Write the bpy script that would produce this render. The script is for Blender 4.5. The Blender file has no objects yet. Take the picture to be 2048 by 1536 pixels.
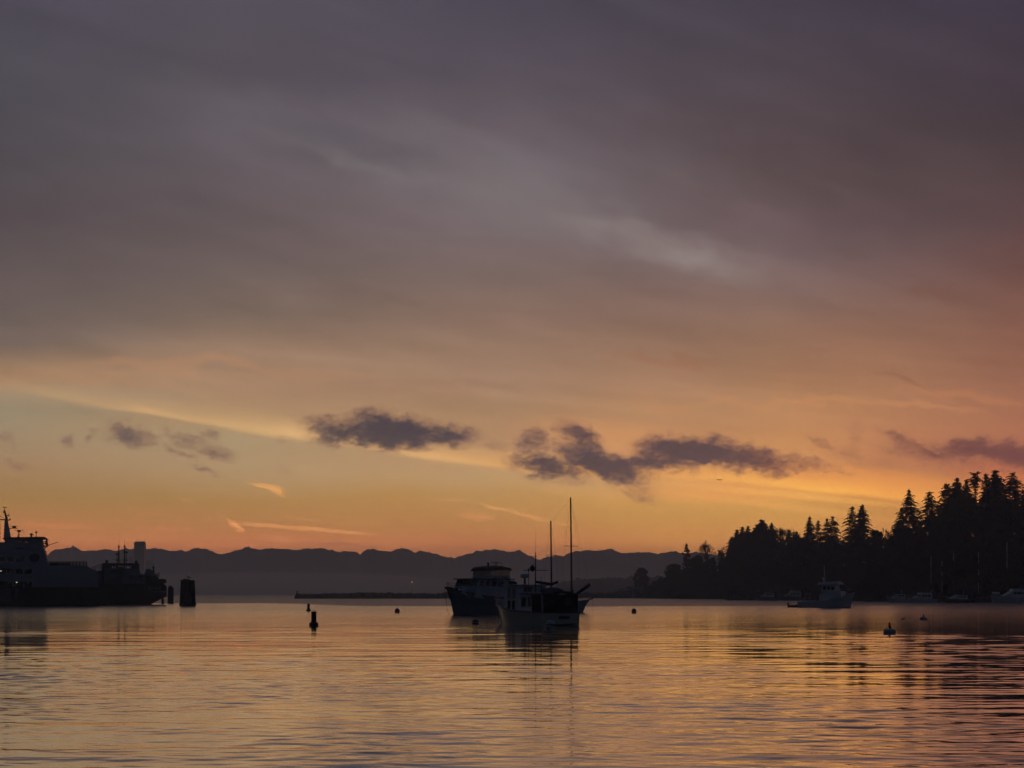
import bpy, math, random
import numpy as np
from math import radians as R, sin, cos, pi

C = bpy.context.scene.collection
SC = bpy.context.scene

# ------------------------------------------------------------------ camera
FPX, HORIZ, CAMZ = 3600.0, 1188.0, 2.7      # focal length in px of a 2048 px wide picture, horizon row, eye height
cam_d = bpy.data.cameras.new("camera")
cam = bpy.data.objects.new("camera", cam_d)
C.objects.link(cam)
cam.location = (0, 0, CAMZ)
cam.rotation_euler = (R(90), 0, 0)
cam_d.sensor_width = 36
cam_d.lens = 36 * FPX / 2048
cam_d.shift_y = (HORIZ - 768) / 2048
cam_d.clip_start = 0.1
cam_d.clip_end = 200000
SC.camera = cam
SC.view_settings.view_transform = 'Standard'
SC.view_settings.look = 'None'
SC.view_settings.exposure = 0
SC.view_settings.gamma = 1
SC.cycles.use_denoising = True
SC.cycles.use_adaptive_sampling = True
SC.cycles.adaptive_threshold = 0.02
SC.cycles.adaptive_min_samples = 8
SC.cycles.max_bounces = 6
SC.cycles.volume_bounces = 1
SC.cycles.caustics_reflective = False
SC.cycles.caustics_refractive = False

HAZE_D, HAZE_TOP, HAZE_FAR = 2.1e-5, 1250.0, 50000.0
MIST_D, MIST_TOP, MIST_FAR = 3.1e-4, 45.0, 9500.0

def lin(c):
    out = []
    for v in c[:3]:
        v = v / 255.0
        out.append(v / 12.92 if v <= 0.04045 else ((v + 0.055) / 1.055) ** 2.4)
    return (*out, 1.0)

# ------------------------------------------------------------------ node expression helper
class G:
    def __init__(s, tree): s.t = tree; s.L = tree.links
    def node(s, kind, **kw):
        n = s.t.nodes.new(kind)
        for k, v in kw.items(): setattr(n, k, v)
        return n
    def put(s, sock, v):
        if hasattr(v, 'is_output'): s.L.new(v, sock)
        else: sock.default_value = v
    def m(s, op, a, b=0.0, c=0.0, clamp=False):
        n = s.node('ShaderNodeMath', operation=op, use_clamp=clamp)
        s.put(n.inputs[0], a); s.put(n.inputs[1], b); s.put(n.inputs[2], c)
        return n.outputs[0]
    def add(s, a, b): return s.m('ADD', a, b)
    def sub(s, a, b): return s.m('SUBTRACT', a, b)
    def mul(s, a, b): return s.m('MULTIPLY', a, b)
    def mad(s, a, b, c): return s.m('MULTIPLY_ADD', a, b, c)
    def mx(s, a, b): return s.m('MAXIMUM', a, b)
    def mn(s, a, b): return s.m('MINIMUM', a, b)
    def rng(s, x, a, b, c=0.0, d=1.0, kind='SMOOTHSTEP'):
        n = s.node('ShaderNodeMapRange', interpolation_type=kind, clamp=True)
        s.put(n.inputs[0], x); n.inputs[1].default_value = a; n.inputs[2].default_value = b
        n.inputs[3].default_value = c; n.inputs[4].default_value = d
        return n.outputs[0]
    def xyz(s, x, y, z=0.0):
        n = s.node('ShaderNodeCombineXYZ')
        s.put(n.inputs[0], x); s.put(n.inputs[1], y); s.put(n.inputs[2], z)
        return n.outputs[0]
    def mapv(s, v, loc=(0,0,0), rot=0.0, scale=(1,1,1), kind='TEXTURE'):
        n = s.node('ShaderNodeMapping', vector_type=kind)
        s.L.new(v, n.inputs[0]); n.inputs[1].default_value = loc
        n.inputs[2].default_value = (0, 0, rot); n.inputs[3].default_value = scale
        return n.outputs[0]
    def dot(s, v, w):
        n = s.node('ShaderNodeVectorMath', operation='DOT_PRODUCT'); s.L.new(v, n.inputs[0]); n.inputs[1].default_value = w
        return n.outputs['Value']
    def axes(s, cx, cy, rx, ry, deg):
        a = math.radians(deg); ca, sa = math.cos(a), math.sin(a)
        return ((ca / rx, sa / rx, -(cx * ca + cy * sa) / rx), (-sa / ry, ca / ry, (cx * sa - cy * ca) / ry))
    def frame(s, v, cx, cy, rx, ry, deg=0.0):      # v = (P, Q, 1) -> coordinates in a turned, scaled frame
        a, b = s.axes(cx, cy, rx, ry, deg)
        return s.xyz(s.dot(v, a), s.dot(v, b), 0.0)
    def dist2(s, v, cx, cy, rx, ry, deg=0.0):
        a, b = s.axes(cx, cy, rx, ry, deg)
        X = s.dot(v, a); Y = s.dot(v, b)
        return s.mad(X, X, s.mul(Y, Y))
    def rgb(s, x):
        n = s.node('ShaderNodeCombineColor')
        for i in range(3): s.put(n.inputs[i], x)
        return n.outputs[0]
    def sep(s, c):
        n = s.node('ShaderNodeSeparateColor'); s.L.new(c, n.inputs[0]); return n.outputs
    def length(s, v):
        n = s.node('ShaderNodeVectorMath', operation='LENGTH'); s.L.new(v, n.inputs[0]); return n.outputs['Value']
    def vadd(s, a, b, op='ADD'):
        n = s.node('ShaderNodeVectorMath', operation=op); s.put(n.inputs[0], a); s.put(n.inputs[1], b); return n.outputs[0]
    def noise(s, v, scale=1.0, detail=3.0, rough=0.5, col=False, dist=0.0):
        n = s.node('ShaderNodeTexNoise'); s.L.new(v, n.inputs['Vector'])
        n.inputs['Scale'].default_value = scale; n.inputs['Detail'].default_value = detail
        n.inputs['Roughness'].default_value = rough; n.inputs['Distortion'].default_value = dist
        return n.outputs['Color'] if col else n.outputs[0]
    def ramp(s, x, stops, interp='LINEAR'):
        n = s.node('ShaderNodeValToRGB'); r = n.color_ramp; r.interpolation = interp
        while len(r.elements) < len(stops): r.elements.new(0.5)
        for e, (p, c) in zip(r.elements, stops): e.position = p; e.color = c
        s.put(n.inputs[0], x); return n.outputs[0]
    def mix(s, f, a, b, blend='MIX', clampf=True):
        n = s.node('ShaderNodeMix', data_type='RGBA', blend_type=blend, clamp_factor=clampf)
        s.put(n.inputs[0], f); s.put(n.inputs[6], a); s.put(n.inputs[7], b)
        return n.outputs[2]

# ------------------------------------------------------------------ the sky (world): dawn cloud deck over a clear glowing band
world = bpy.data.worlds.new("World"); SC.world = world
world.use_nodes = True
wt = world.node_tree; wt.nodes.clear()
g = G(wt)
tc = g.node('ShaderNodeTexCoord')
sp = g.node('ShaderNodeSeparateXYZ'); wt.links.new(tc.outputs['Generated'], sp.inputs[0])
dx, dy, dz = sp.outputs
yy = g.mx(dy, 0.3)
# direction measured from the eastern horizon, in units where 3600 = tan 45 deg
P = g.mad(g.m('DIVIDE', dx, yy), 3600.0, 1024.0)
Q = g.mad(g.m('DIVIDE', dz, yy), -3600.0, 1188.0)
PQ = g.xyz(P, Q, 1.0)

TOP = -600.0
def col(stops):
    return [((q - TOP) / (1200.0 - TOP), lin(c)) for q, c in stops]
Qn = g.m('DIVIDE', g.sub(Q, TOP), 1200.0 - TOP, clamp=True)
columns = [
 (0, [(-600,(46,47,59)),(0,(76,72,83)),(150,(77,74,81)),(300,(75,71,76)),(450,(84,74,77)),(600,(97,85,82)),(680,(113,97,88)),(720,(143,115,91)),(752,(161,125,94)),(785,(156,134,107)),(820,(148,133,106)),(870,(150,128,100)),(930,(155,123,90)),(1000,(149,112,64)),(1045,(168,109,63)),(1090,(175,102,62)),(1180,(137,86,65))]),
 (500, [(-600,(46,47,59)),(0,(83,78,88)),(150,(83,76,84)),(260,(96,89,95)),(350,(99,89,93)),(450,(99,86,87)),(550,(105,91,87)),(640,(120,101,89)),(720,(155,124,100)),(770,(160,126,98)),(815,(167,132,99)),(850,(169,136,99)),(880,(164,140,105)),(940,(167,137,100)),(1000,(163,121,68)),(1050,(166,113,64)),(1085,(174,105,62)),(1180,(137,86,65))]),
 (1024, [(-600,(46,46,59)),(0,(75,71,82)),(150,(85,77,86)),(250,(98,88,94)),(350,(112,102,107)),(450,(115,101,103)),(550,(119,100,94)),(640,(136,108,93)),(700,(147,116,95)),(760,(157,123,99)),(820,(165,128,96)),(870,(174,132,96)),(920,(180,137,97)),(960,(183,145,100)),(1000,(179,133,75)),(1050,(172,118,65)),(1090,(169,103,61)),(1180,(137,86,65))]),
 (1560, [(-600,(42,42,55)),(0,(68,62,73)),(200,(79,68,74)),(350,(92,76,77)),(450,(106,87,89)),(520,(117,97,96)),(600,(132,103,92)),(680,(143,107,86)),(740,(159,116,87)),(800,(179,129,91)),(860,(187,131,86)),(930,(207,144,86)),(985,(213,152,77)),(1020,(196,143,72)),(1060,(193,133,66)),(1100,(180,117,60)),(1180,(137,86,65))]),
 (2040, [(-600,(38,38,51)),(0,(62,55,68)),(150,(66,56,65)),(250,(67,56,60)),(350,(80,63,65)),(450,(92,68,68)),(530,(104,73,68)),(600,(118,82,71)),(680,(135,91,74)),(760,(146,98,77)),(820,(161,105,79)),(870,(165,104,77)),(930,(167,99,72)),(990,(181,110,56)),(1050,(180,117,60)),(1100,(167,108,59)),(1180,(129,83,65))]),
]
# break the columns' edges with soft noise
def wobble(v, cx, cy, rx, ry, deg, detail, rough, ax, ay):
    o = g.sep(g.noise(g.frame(PQ, cx, cy, rx, ry, deg), 1.0, detail, rough, col=True))
    q = g.node('ShaderNodeCombineXYZ')
    g.put(q.inputs[0], g.mul(g.sub(o[0], 0.5), ax)); g.put(q.inputs[1], g.mul(g.sub(o[1], 0.5), ay))
    return g.vadd(v, q.outputs[0])
_w = g.sep(g.noise(g.frame(PQ, 0, 0, 420, 190, 12), 1.0, 3.0, 0.5, col=True))
Pw = g.mad(g.sub(_w[0], 0.5), 260.0, P)
Qw = g.mad(g.sub(_w[1], 0.5), 46.0, Q)
Qwn = g.m('DIVIDE', g.sub(Qw, TOP), 1200.0 - TOP, clamp=True)
base = None
for i, (px, st) in enumerate(columns):
    c = g.ramp(Qwn, col(st))
    if base is None: base = c
    else: base = g.mix(g.rng(Pw, columns[i-1][0], px, kind='LINEAR'), base, c)

# streaks of the cloud deck, running down to the right
deckmask = g.rng(Q, 980.0, 700.0)
st1 = g.noise(g.frame(PQ, 0, 0, 620, 70, 17), 1.0, 4.0, 0.55)
st2 = g.noise(g.frame(PQ, 300, 90, 900, 38, 5), 1.0, 3.0, 0.5)
st3 = g.noise(g.frame(PQ, 77, 190, 260, 120, 20), 1.0, 4.0, 0.5)
sv = g.mad(g.sub(st1, 0.5), 0.34, 1.0)
sv = g.mad(g.sub(st3, 0.5), 0.26, sv)
sv2 = g.mad(g.mul(g.sub(st2, 0.5), g.rng(Q, 480.0, 760.0)), 0.42, sv)
sv2 = g.mad(g.sub(sv2, 1.0), g.mad(deckmask, 0.85, 0.15), 1.0)
base = g.mix(1.0, base, g.rgb(sv2), 'MULTIPLY')

mott = g.rng(g.noise(g.frame(PQ, 40, 60, 95, 34, 16), 1.0, 5.0, 0.6), 0.25, 0.75, 0.45, 1.25, 'LINEAR')
def glow(c, amount, cx, cy, rx, ry, ang, v=PQ, mot=False):
    global base
    d = g.rng(g.dist2(v, cx, cy, rx, ry, ang), 1.0, -0.25)
    f = g.mul(d, amount)
    if mot: f = g.mul(f, mott)
    base = g.mix(f, base, lin(c))

# softened coordinates for the deck's lights
PQs = wobble(PQ, 0, 0, 150, 70, 15, 5.0, 0.62, 190, 120)
for a in [((112,105,108),.5,930,345,560,110,17),((126,114,113),.5,1090,425,360,80,16),((142,128,124),.62,1370,505,230,62,13),((146,134,130),.5,1400,512,90,34,8),((134,120,119),.5,1170,447,100,30,8),((118,110,110),.5,745,345,150,34,18),((104,98,102),.4,560,250,360,70,18),((128,104,98),.45,1600,570,220,46,8),
          ((60,56,66),.32,700,280,260,50,17),((70,58,62),.40,1640,330,460,140,10),((78,62,64),.3,1760,460,340,70,-5)]:
    glow(a[0], a[1], *a[2:], v=PQs, mot=True)
# pale ripples in the lower deck
for a in [((176,130,96),.5,420,735,420,20,3),((172,130,98),.45,240,762,330,14,6),((150,116,92),.4,900,770,400,18,1),((190,136,88),.45,1500,802,330,12,-2),((196,134,86),.5,1750,812,300,12,4),((186,120,80),.45,1950,790,220,12,3),((118,80,66),.6,1880,585,60,16,20),((128,84,66),.5,1800,757,80,10,14),((150,100,74),.45,1340,720,140,14,0)]:
    glow(a[0], a[1], *a[2:], v=PQs)

# lit lower edge of the deck
fr = g.node('ShaderNodeFloatCurve')
cv = fr.mapping.curves[0]
pts = [(0,778),(300,828),(600,876),(900,922),(1150,948),(1400,962),(1700,990),(2048,1024)]
X0, X1 = -500.0, 2600.0
def nx(x): return (x - X0) / (X1 - X0)
def ny(y): return (y - 600.0) / 600.0
full = [(X0, 700)] + pts + [(X1, 1090)]
while len(cv.points) < len(full): cv.points.new(0.5, 0.5)
for p_, (x, y) in zip(cv.points, full): p_.location = (nx(x), ny(y)); p_.handle_type = 'AUTO_CLAMPED'
fr.mapping.update()
wt.links.new(g.m('DIVIDE', g.sub(P, X0), X1 - X0, clamp=True), fr.inputs['Value'])
edge = g.mad(fr.outputs[0], 600.0, 600.0)
wob = g.noise(g.frame(PQ, 0, 0, 240, 60, 8), 1.0, 3.0, 0.5)
E = g.add(g.sub(Q, edge), g.mul(g.sub(wob, 0.5), 24.0))       # >0 below the edge
above = g.rng(E, -56.0, -1.0)
below = g.rng(E, 12.0, -6.0)
fringe = g.mul(above, below)
fcol = g.ramp(g.m('DIVIDE', P, 2048.0, clamp=True), [(0,lin((172,140,104))),(.15,lin((190,150,104))),(.3,lin((214,170,114))),(.5,lin((212,156,94))),(.68,lin((234,162,82))),(.82,lin((246,174,78))),(.9,lin((240,160,74))),(1,lin((214,122,66)))])
fst = g.ramp(g.m('DIVIDE', P, 2048.0, clamp=True), [(0,(.45,)*3+(1,)),(.2,(.75,)*3+(1,)),(.3,(1,)*3+(1,)),(.5,(.9,)*3+(1,)),(.6,(.6,)*3+(1,)),(.8,(.95,)*3+(1,)),(1,(.5,)*3+(1,))])
base = g.mix(g.mul(g.m('POWER', fringe, 1.6), g.sep(fst)[0]), base, fcol)
thin = g.mul(g.mul(g.rng(E, -20.0, -3.0), g.rng(E, 6.0, -4.0)), g.rng(wob, 0.3, 0.62))
thin = g.mul(thin, g.rng(g.m('ABSOLUTE', g.sub(P, 560.0)), 560.0, 240.0))
base = g.mix(g.mul(thin, 0.42), base, lin((222,178,120)))
# second, fainter lit band on the right
for a in [((240,172,84),.6,1560,988,330,9,5.5),((228,160,84),.45,1560,1012,300,10,7),((236,150,74),.5,1750,962,330,34,6),((224,150,82),.5,1420,985,230,30,3),((222,150,90),.35,1250,880,260,50,8),((204,108,66),.35,2010,960,120,60,10)]:
    glow(a[0], a[1], *a[2:])

# small lit wisps in the clear band
PQw = wobble(PQ, 0, 0, 40, 16, 8, 5.0, 0.66, 40, 17)
mott = g.rng(g.noise(g.frame(PQ, 3, 8, 34, 5, 9), 1.0, 4.0, 0.65), 0.30, 0.66, 0.30, 1.05, 'LINEAR')
for a in [((230,158,90),.85,530,971,42,6,9),((240,166,90),.95,551,979,26,9,14),((236,160,88),.7,562,986,13,7,35),((234,152,90),.9,467,1048,19,8,25),((234,152,90),.8,479,1057,13,6,50),((226,150,88),.7,530,1050,70,6,3),((224,148,86),.8,620,1058,130,6,5),((212,142,86),.7,700,1065,70,5,4),((206,146,94),.6,905,1000,44,4,0),((214,140,86),.6,955,1034,44,11,6),((222,156,96),.7,990,1016,40,4,12),((222,152,92),.75,1050,1030,70,5,15),((222,152,92),.6,1120,1046,40,3.5,10),((202,128,82),.5,560,1078,60,9,6),((206,120,80),.5,120,1052,110,7,3),((198,122,78),.45,330,1058,90,6,2),((196,140,84),.5,370,1000,30,5,6),((200,136,84),.5,600,1036,60,3.5,6),((214,138,84),.45,1750,1045,40,7,-22),((206,118,76),.4,480,1092,140,6,0)]:
    glow(a[0], a[1], *a[2:], v=PQw, mot=True)
glow((132,82,72), .6, 680, 1089, 110, 4.5, 3, v=PQw, mot=True)

# dark low clouds with ragged edges
PQd = wobble(PQ, 0, 0, 70, 46, 0, 5.0, 0.62, 70, 60)
PQd = wobble(PQd, 13, 5, 24, 15, 0, 4.0, 0.6, 26, 20)
darks = [  # cx, cy, rx, ry, angle, strength
 (690,860,82,30,4,1.2),(790,864,115,36,3,1.35),(870,870,90,25,4,1.1),(735,842,62,24,0,.95),(820,846,50,18,8,.8),(985,886,84,14,8,.42),(640,872,34,14,-10,.6),
 (1066,886,32,34,30,.85),(1100,936,86,22,10,1.2),(1165,884,62,24,30,1.1),(1205,926,104,32,14,1.35),(1300,922,100,26,-4,1.15),(1150,868,40,14,10,.6),
 (1385,902,118,34,4,1.4),(1500,918,112,28,7,1.2),(1590,930,76,16,6,.8),(1660,938,54,9,4,.5),(1340,884,60,20,-12,.8),
 (1640,888,36,10,42,.5),(1695,898,36,13,-40,.38),(1718,868,18,30,10,.36),(1810,882,52,14,22,.8),(1870,902,72,16,14,1.0),(1960,902,92,26,8,1.2),(2030,914,74,30,4,1.2),(1745,920,42,8,25,.4),(1725,914,100,16,8,.42),(1900,908,150,28,7,.8),
 (258,872,52,22,8,1.00),(140,884,20,13,50,0.69),(182,876,10,18,10,0.53),(372,880,52,19,18,0.70),(425,906,48,15,8,0.75),(424,872,16,19,-20,0.60),(360,908,46,9,24,0.62),(412,942,24,8,22,0.60),(12,880,20,10,40,0.53),(40,936,28,7,5,0.53),(570,934,16,9,20,0.45),(1288,984,44,19,14,0.60),(1130,962,66,15,6,0.43),(568,878,20,7,0,0.40),
]
F = None
for cx, cy, rx, ry, an, stg in darks:
    v = g.mul(g.rng(g.dist2(PQd, cx, cy, rx*1.42, ry*1.42, an), 1.0, -0.35), stg)
    F = v if F is None else g.mx(F, v)
tex = g.noise(g.frame(PQ, 0, 0, 52, 24, 8), 1.0, 6.0, 0.66)
fine = g.noise(g.frame(PQ, 9, 4, 13, 8, -20), 1.0, 3.0, 0.6)
edge_ = g.rng(F, 0.0, 0.35)
Fd = g.mad(g.mul(g.sub(tex, 0.5), edge_), 0.95, F)
Fd = g.mad(g.mul(g.sub(fine, 0.5), edge_), 0.45, Fd)
cover = g.rng(Fd, -0.02, 1.05)
dcol = g.ramp(g.m('DIVIDE', P, 2048.0, clamp=True), [(0,lin((92,78,76))),(.25,lin((84,70,74))),(.34,lin((54,50,63))),(.5,lin((58,52,65))),(.7,lin((69,56,66))),(.82,lin((110,66,62))),(1,lin((104,64,64)))])
dcol = g.mix(g.rng(Fd, 0.95, 0.25), dcol, g.mix(0.55, dcol, lin((150,96,78))))
dcol = g.mix(1.0, dcol, g.rgb(g.mad(g.sub(tex, 0.5), 0.6, 0.95)), 'MULTIPLY')
base = g.mix(g.mul(cover, 0.92), base, dcol)

# the rest of the dome: dim blue dusk behind the viewer and overhead
rear = g.ramp(g.m('MULTIPLY', dz, 1.0, clamp=True), [(0,(0.012,0.016,0.026,1)),(.35,(0.015,0.019,0.032,1)),(1,(0.020,0.023,0.034,1))])
front = g.mul(g.rng(dy, 0.38, 0.94), g.rng(dz, 0.88, 0.32))
base = g.mix(front, rear, base)
# the air between eye and sky dims the low sky: the sky itself is that much brighter
zz = g.mx(dz, 0.004)
od = g.add(g.mul(g.mn(g.m('DIVIDE', HAZE_TOP, zz), HAZE_FAR), HAZE_D), g.mul(g.mn(g.m('DIVIDE', MIST_TOP, zz), MIST_FAR), MIST_D))
boost = g.m('EXPONENT', g.mul(od, g.rng(dy, 0.1, 0.7)))
boost = g.mn(boost, 4.0)
bg = g.node('ShaderNodeBackground')
wt.links.new(base, bg.inputs[0]); g.put(bg.inputs[1], boost)
wo = g.node('ShaderNodeOutputWorld'); wt.links.new(bg.outputs[0], wo.inputs[0])
world.cycles.sampling_method = 'MANUAL'; world.cycles.sample_map_resolution = 512

# ------------------------------------------------------------------ helpers for things
def at(px, wl, z=0.0):
    """a place on the water whose waterline is seen at row wl, column px"""
    Y = FPX * CAMZ / (wl - HORIZ)
    return ((px - 1024) / FPX * Y, Y, z)
def X_of(px, Y): return (px - 1024) / FPX * Y
def Z_of(py, Y): return CAMZ + (HORIZ - py) / FPX * Y

def tag(o, label=None, cat=None, group=None, kind=None):
    if label: o['label'] = label
    if cat: o['category'] = cat
    if group: o['group'] = group
    if kind: o['kind'] = kind
    return o
def thing(name, label, cat, loc=(0, 0, 0), rz=0.0, group=None):
    o = bpy.data.objects.new(name, None); C.objects.link(o)
    o.location = loc; o.rotation_euler = (0, 0, rz)
    o.empty_display_size = 0.5
    return tag(o, label, cat, group)
def copy_thing(root):
    r = root.copy(); C.objects.link(r)
    for ch in list(root.children):
        c = ch.copy(); C.objects.link(c); c.parent = r
        for gch in ch.children:
            d = gch.copy(); C.objects.link(d); d.parent = c
    return r

class MB:
    """collects vertices and faces of ONE mesh"""
    def __init__(s): s.v = []; s.f = []
    def addf(s, vs, fs):
        n = len(s.v); s.v += [tuple(p) for p in vs]; s.f += [tuple(i + n for i in f) for f in fs]; return s
    def box(s, x0, x1, y0, y1, z0, z1):
        return s.addf([(x0,y0,z0),(x1,y0,z0),(x1,y1,z0),(x0,y1,z0),(x0,y0,z1),(x1,y0,z1),(x1,y1,z1),(x0,y1,z1)],
                      [(0,3,2,1),(4,5,6,7),(0,1,5,4),(1,2,6,5),(2,3,7,6),(3,0,4,7)])
    def tube(s, p, q, r0, r1=None, n=8):
        r1 = r0 if r1 is None else r1
        p = np.array(p, float); q = np.array(q, float); d = q - p; L = np.linalg.norm(d)
        if L < 1e-6: return s
        d /= L
        a = np.array((0, 0, 1.0)) if abs(d[2]) < 0.9 else np.array((1.0, 0, 0))
        u = np.cross(d, a); u /= np.linalg.norm(u); w = np.cross(d, u)
        vs = []
        for c, r in ((p, r0), (q, r1)):
            for i in range(n):
                t = 2 * pi * i / n
                vs.append(c + r * (cos(t) * u + sin(t) * w))
        fs = [(i, (i + 1) % n, n + (i + 1) % n, n + i) for i in range(n)]
        fs += [tuple(range(n - 1, -1, -1)), tuple(range(n, 2 * n))]
        return s.addf(vs, fs)
    def path(s, pts, r, n=6):
        for a, b in zip(pts, pts[1:]): s.tube(a, b, r, r, n)
        return s
    def lathe(s, prof, c=(0, 0, 0), n=20, sx=1.0, sy=1.0):
        vs = []
        for r, z in prof:
            for i in range(n):
                t = 2 * pi * i / n
                vs.append((c[0] + r * cos(t) * sx, c[1] + r * sin(t) * sy, c[2] + z))
        fs = []
        for k in range(len(prof) - 1):
            for i in range(n):
                fs.append((k*n+i, k*n+(i+1)%n, (k+1)*n+(i+1)%n, (k+1)*n+i))
        fs += [tuple(range(n - 1, -1, -1)), tuple(range((len(prof)-1)*n, len(prof)*n))]
        return s.addf(vs, fs)
    def prism(s, poly, y0, y1, inset=0.0):
        """polygon in x,z (counter-clockwise seen from -y) drawn out across y"""
        n = len(poly)
        vs = [(x, y0, z) for x, z in poly] + [(x, y1, z) for x, z in poly]
        fs = [tuple(range(n)), tuple(range(2*n-1, n-1, -1))]
        fs += [(i, n + i, n + (i+1) % n, (i+1) % n) for i in range(n)]
        return s.addf(vs, fs)
    def loft(s, rows, cap=True, close=False):
        m = len(rows[0]); vs = [p for r in rows for p in r]; fs = []
        for k in range(len(rows) - 1):
            for i in range(m - 1 + (1 if close else 0)):
                j = (i + 1) % m
                fs.append((k*m+i, k*m+j, (k+1)*m+j, (k+1)*m+i))
        if cap: fs += [tuple(range(m - 1, -1, -1)), tuple(range((len(rows)-1)*m, len(rows)*m))]
        return s.addf(vs, fs)
    def blob(s, c, rx, ry, rz, nu=10, nv=6):
        prof = []
        for k in range(nv + 1):
            a = -pi / 2 + pi * k / nv
            prof.append((max(0.02, cos(a)), sin(a)))
        vs = []
        for r, z in prof:
            for i in range(nu):
                t = 2 * pi * i / nu
                vs.append((c[0] + rx * r * cos(t), c[1] + ry * r * sin(t), c[2] + rz * z))
        fs = [(k*nu+i, k*nu+(i+1)%nu, (k+1)*nu+(i+1)%nu, (k+1)*nu+i) for k in range(nv) for i in range(nu)]
        fs += [tuple(range(nu - 1, -1, -1)), tuple(range(nv*nu, (nv+1)*nu))]
        return s.addf(vs, fs)
    def build(s, name, m, parent=None, smooth=False, bevel=0.0, label=None):
        me = bpy.data.meshes.new(name); me.from_pydata(s.v, [], s.f); me.update()
        if smooth: me.shade_smooth()
        o = bpy.data.objects.new(name, me); C.objects.link(o)
        if m: me.materials.append(m)
        if parent: o.parent = parent
        if bevel:
            b = o.modifiers.new('bevel', 'BEVEL'); b.width = bevel; b.segments = 2; b.limit_method = 'ANGLE'
        if label: o['label'] = label
        return o
def np_mesh(name, V, F, m, smooth=True, parent=None):
    """numpy arrays straight to a mesh (quads or triangles)"""
    me = bpy.data.meshes.new(name)
    k = F.shape[1]
    me.vertices.add(len(V)); me.vertices.foreach_set('co', V.astype(np.float32).ravel())
    me.loops.add(F.size); me.loops.foreach_set('vertex_index', F.astype(np.int32).ravel())
    me.polygons.add(len(F)); me.polygons.foreach_set('loop_start', np.arange(0, F.size, k, dtype=np.int32))
    me.update(calc_edges=True); me.validate()
    if smooth: me.shade_smooth()
    o = bpy.data.objects.new(name, me); C.objects.link(o)
    if m: me.materials.append(m)
    if parent: o.parent = parent
    return o

# ------------------------------------------------------------------ materials
def mat(name, c, rough=0.6, metal=0.0, var=0.25, scale=2.0, emit=None, estr=0.0, spec=0.5):
    m = bpy.data.materials.new(name); m.use_nodes = True
    t = m.node_tree; b = t.nodes['Principled BSDF']; h = G(t)
    tcn = h.node('ShaderNodeTexCoord')
    n = h.noise(tcn.outputs['Object'], scale, 5.0, 0.6)
    n2 = h.noise(tcn.outputs['Object'], scale * 9.0, 3.0, 0.6)
    f = h.mad(h.sub(n, 0.5), var * 2.2, h.mad(h.sub(n2, 0.5), var, 1.0))
    t.links.new(h.mix(1.0, (*c, 1.0), h.rgb(f), 'MULTIPLY'), b.inputs['Base Color'])
    b.inputs['Roughness'].default_value = rough; b.inputs['Metallic'].default_value = metal
    b.inputs['Specular IOR Level'].default_value = spec
    if emit:
        b.inputs['Emission Color'].default_value = (*emit, 1); b.inputs['Emission Strength'].default_value = estr
    return m
def glass(name, tint=(0.8, 0.8, 0.8), clear=0.8):
    m = bpy.data.materials.new(name); m.use_nodes = True
    t = m.node_tree; t.nodes.clear(); h = G(t)
    a = h.node('ShaderNodeBsdfTransparent'); a.inputs[0].default_value = (*tint, 1)
    b = h.node('ShaderNodeBsdfGlossy'); b.inputs['Roughness'].default_value = 0.08
    b.inputs['Color'].default_value = (0.6, 0.6, 0.6, 1)
    mx = h.node('ShaderNodeMixShader'); mx.inputs[0].default_value = 1 - clear
    t.links.new(a.outputs[0], mx.inputs[1]); t.links.new(b.outputs[0], mx.inputs[2])
    o = h.node('ShaderNodeOutputMaterial'); t.links.new(mx.outputs[0], o.inputs[0])
    return m
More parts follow.
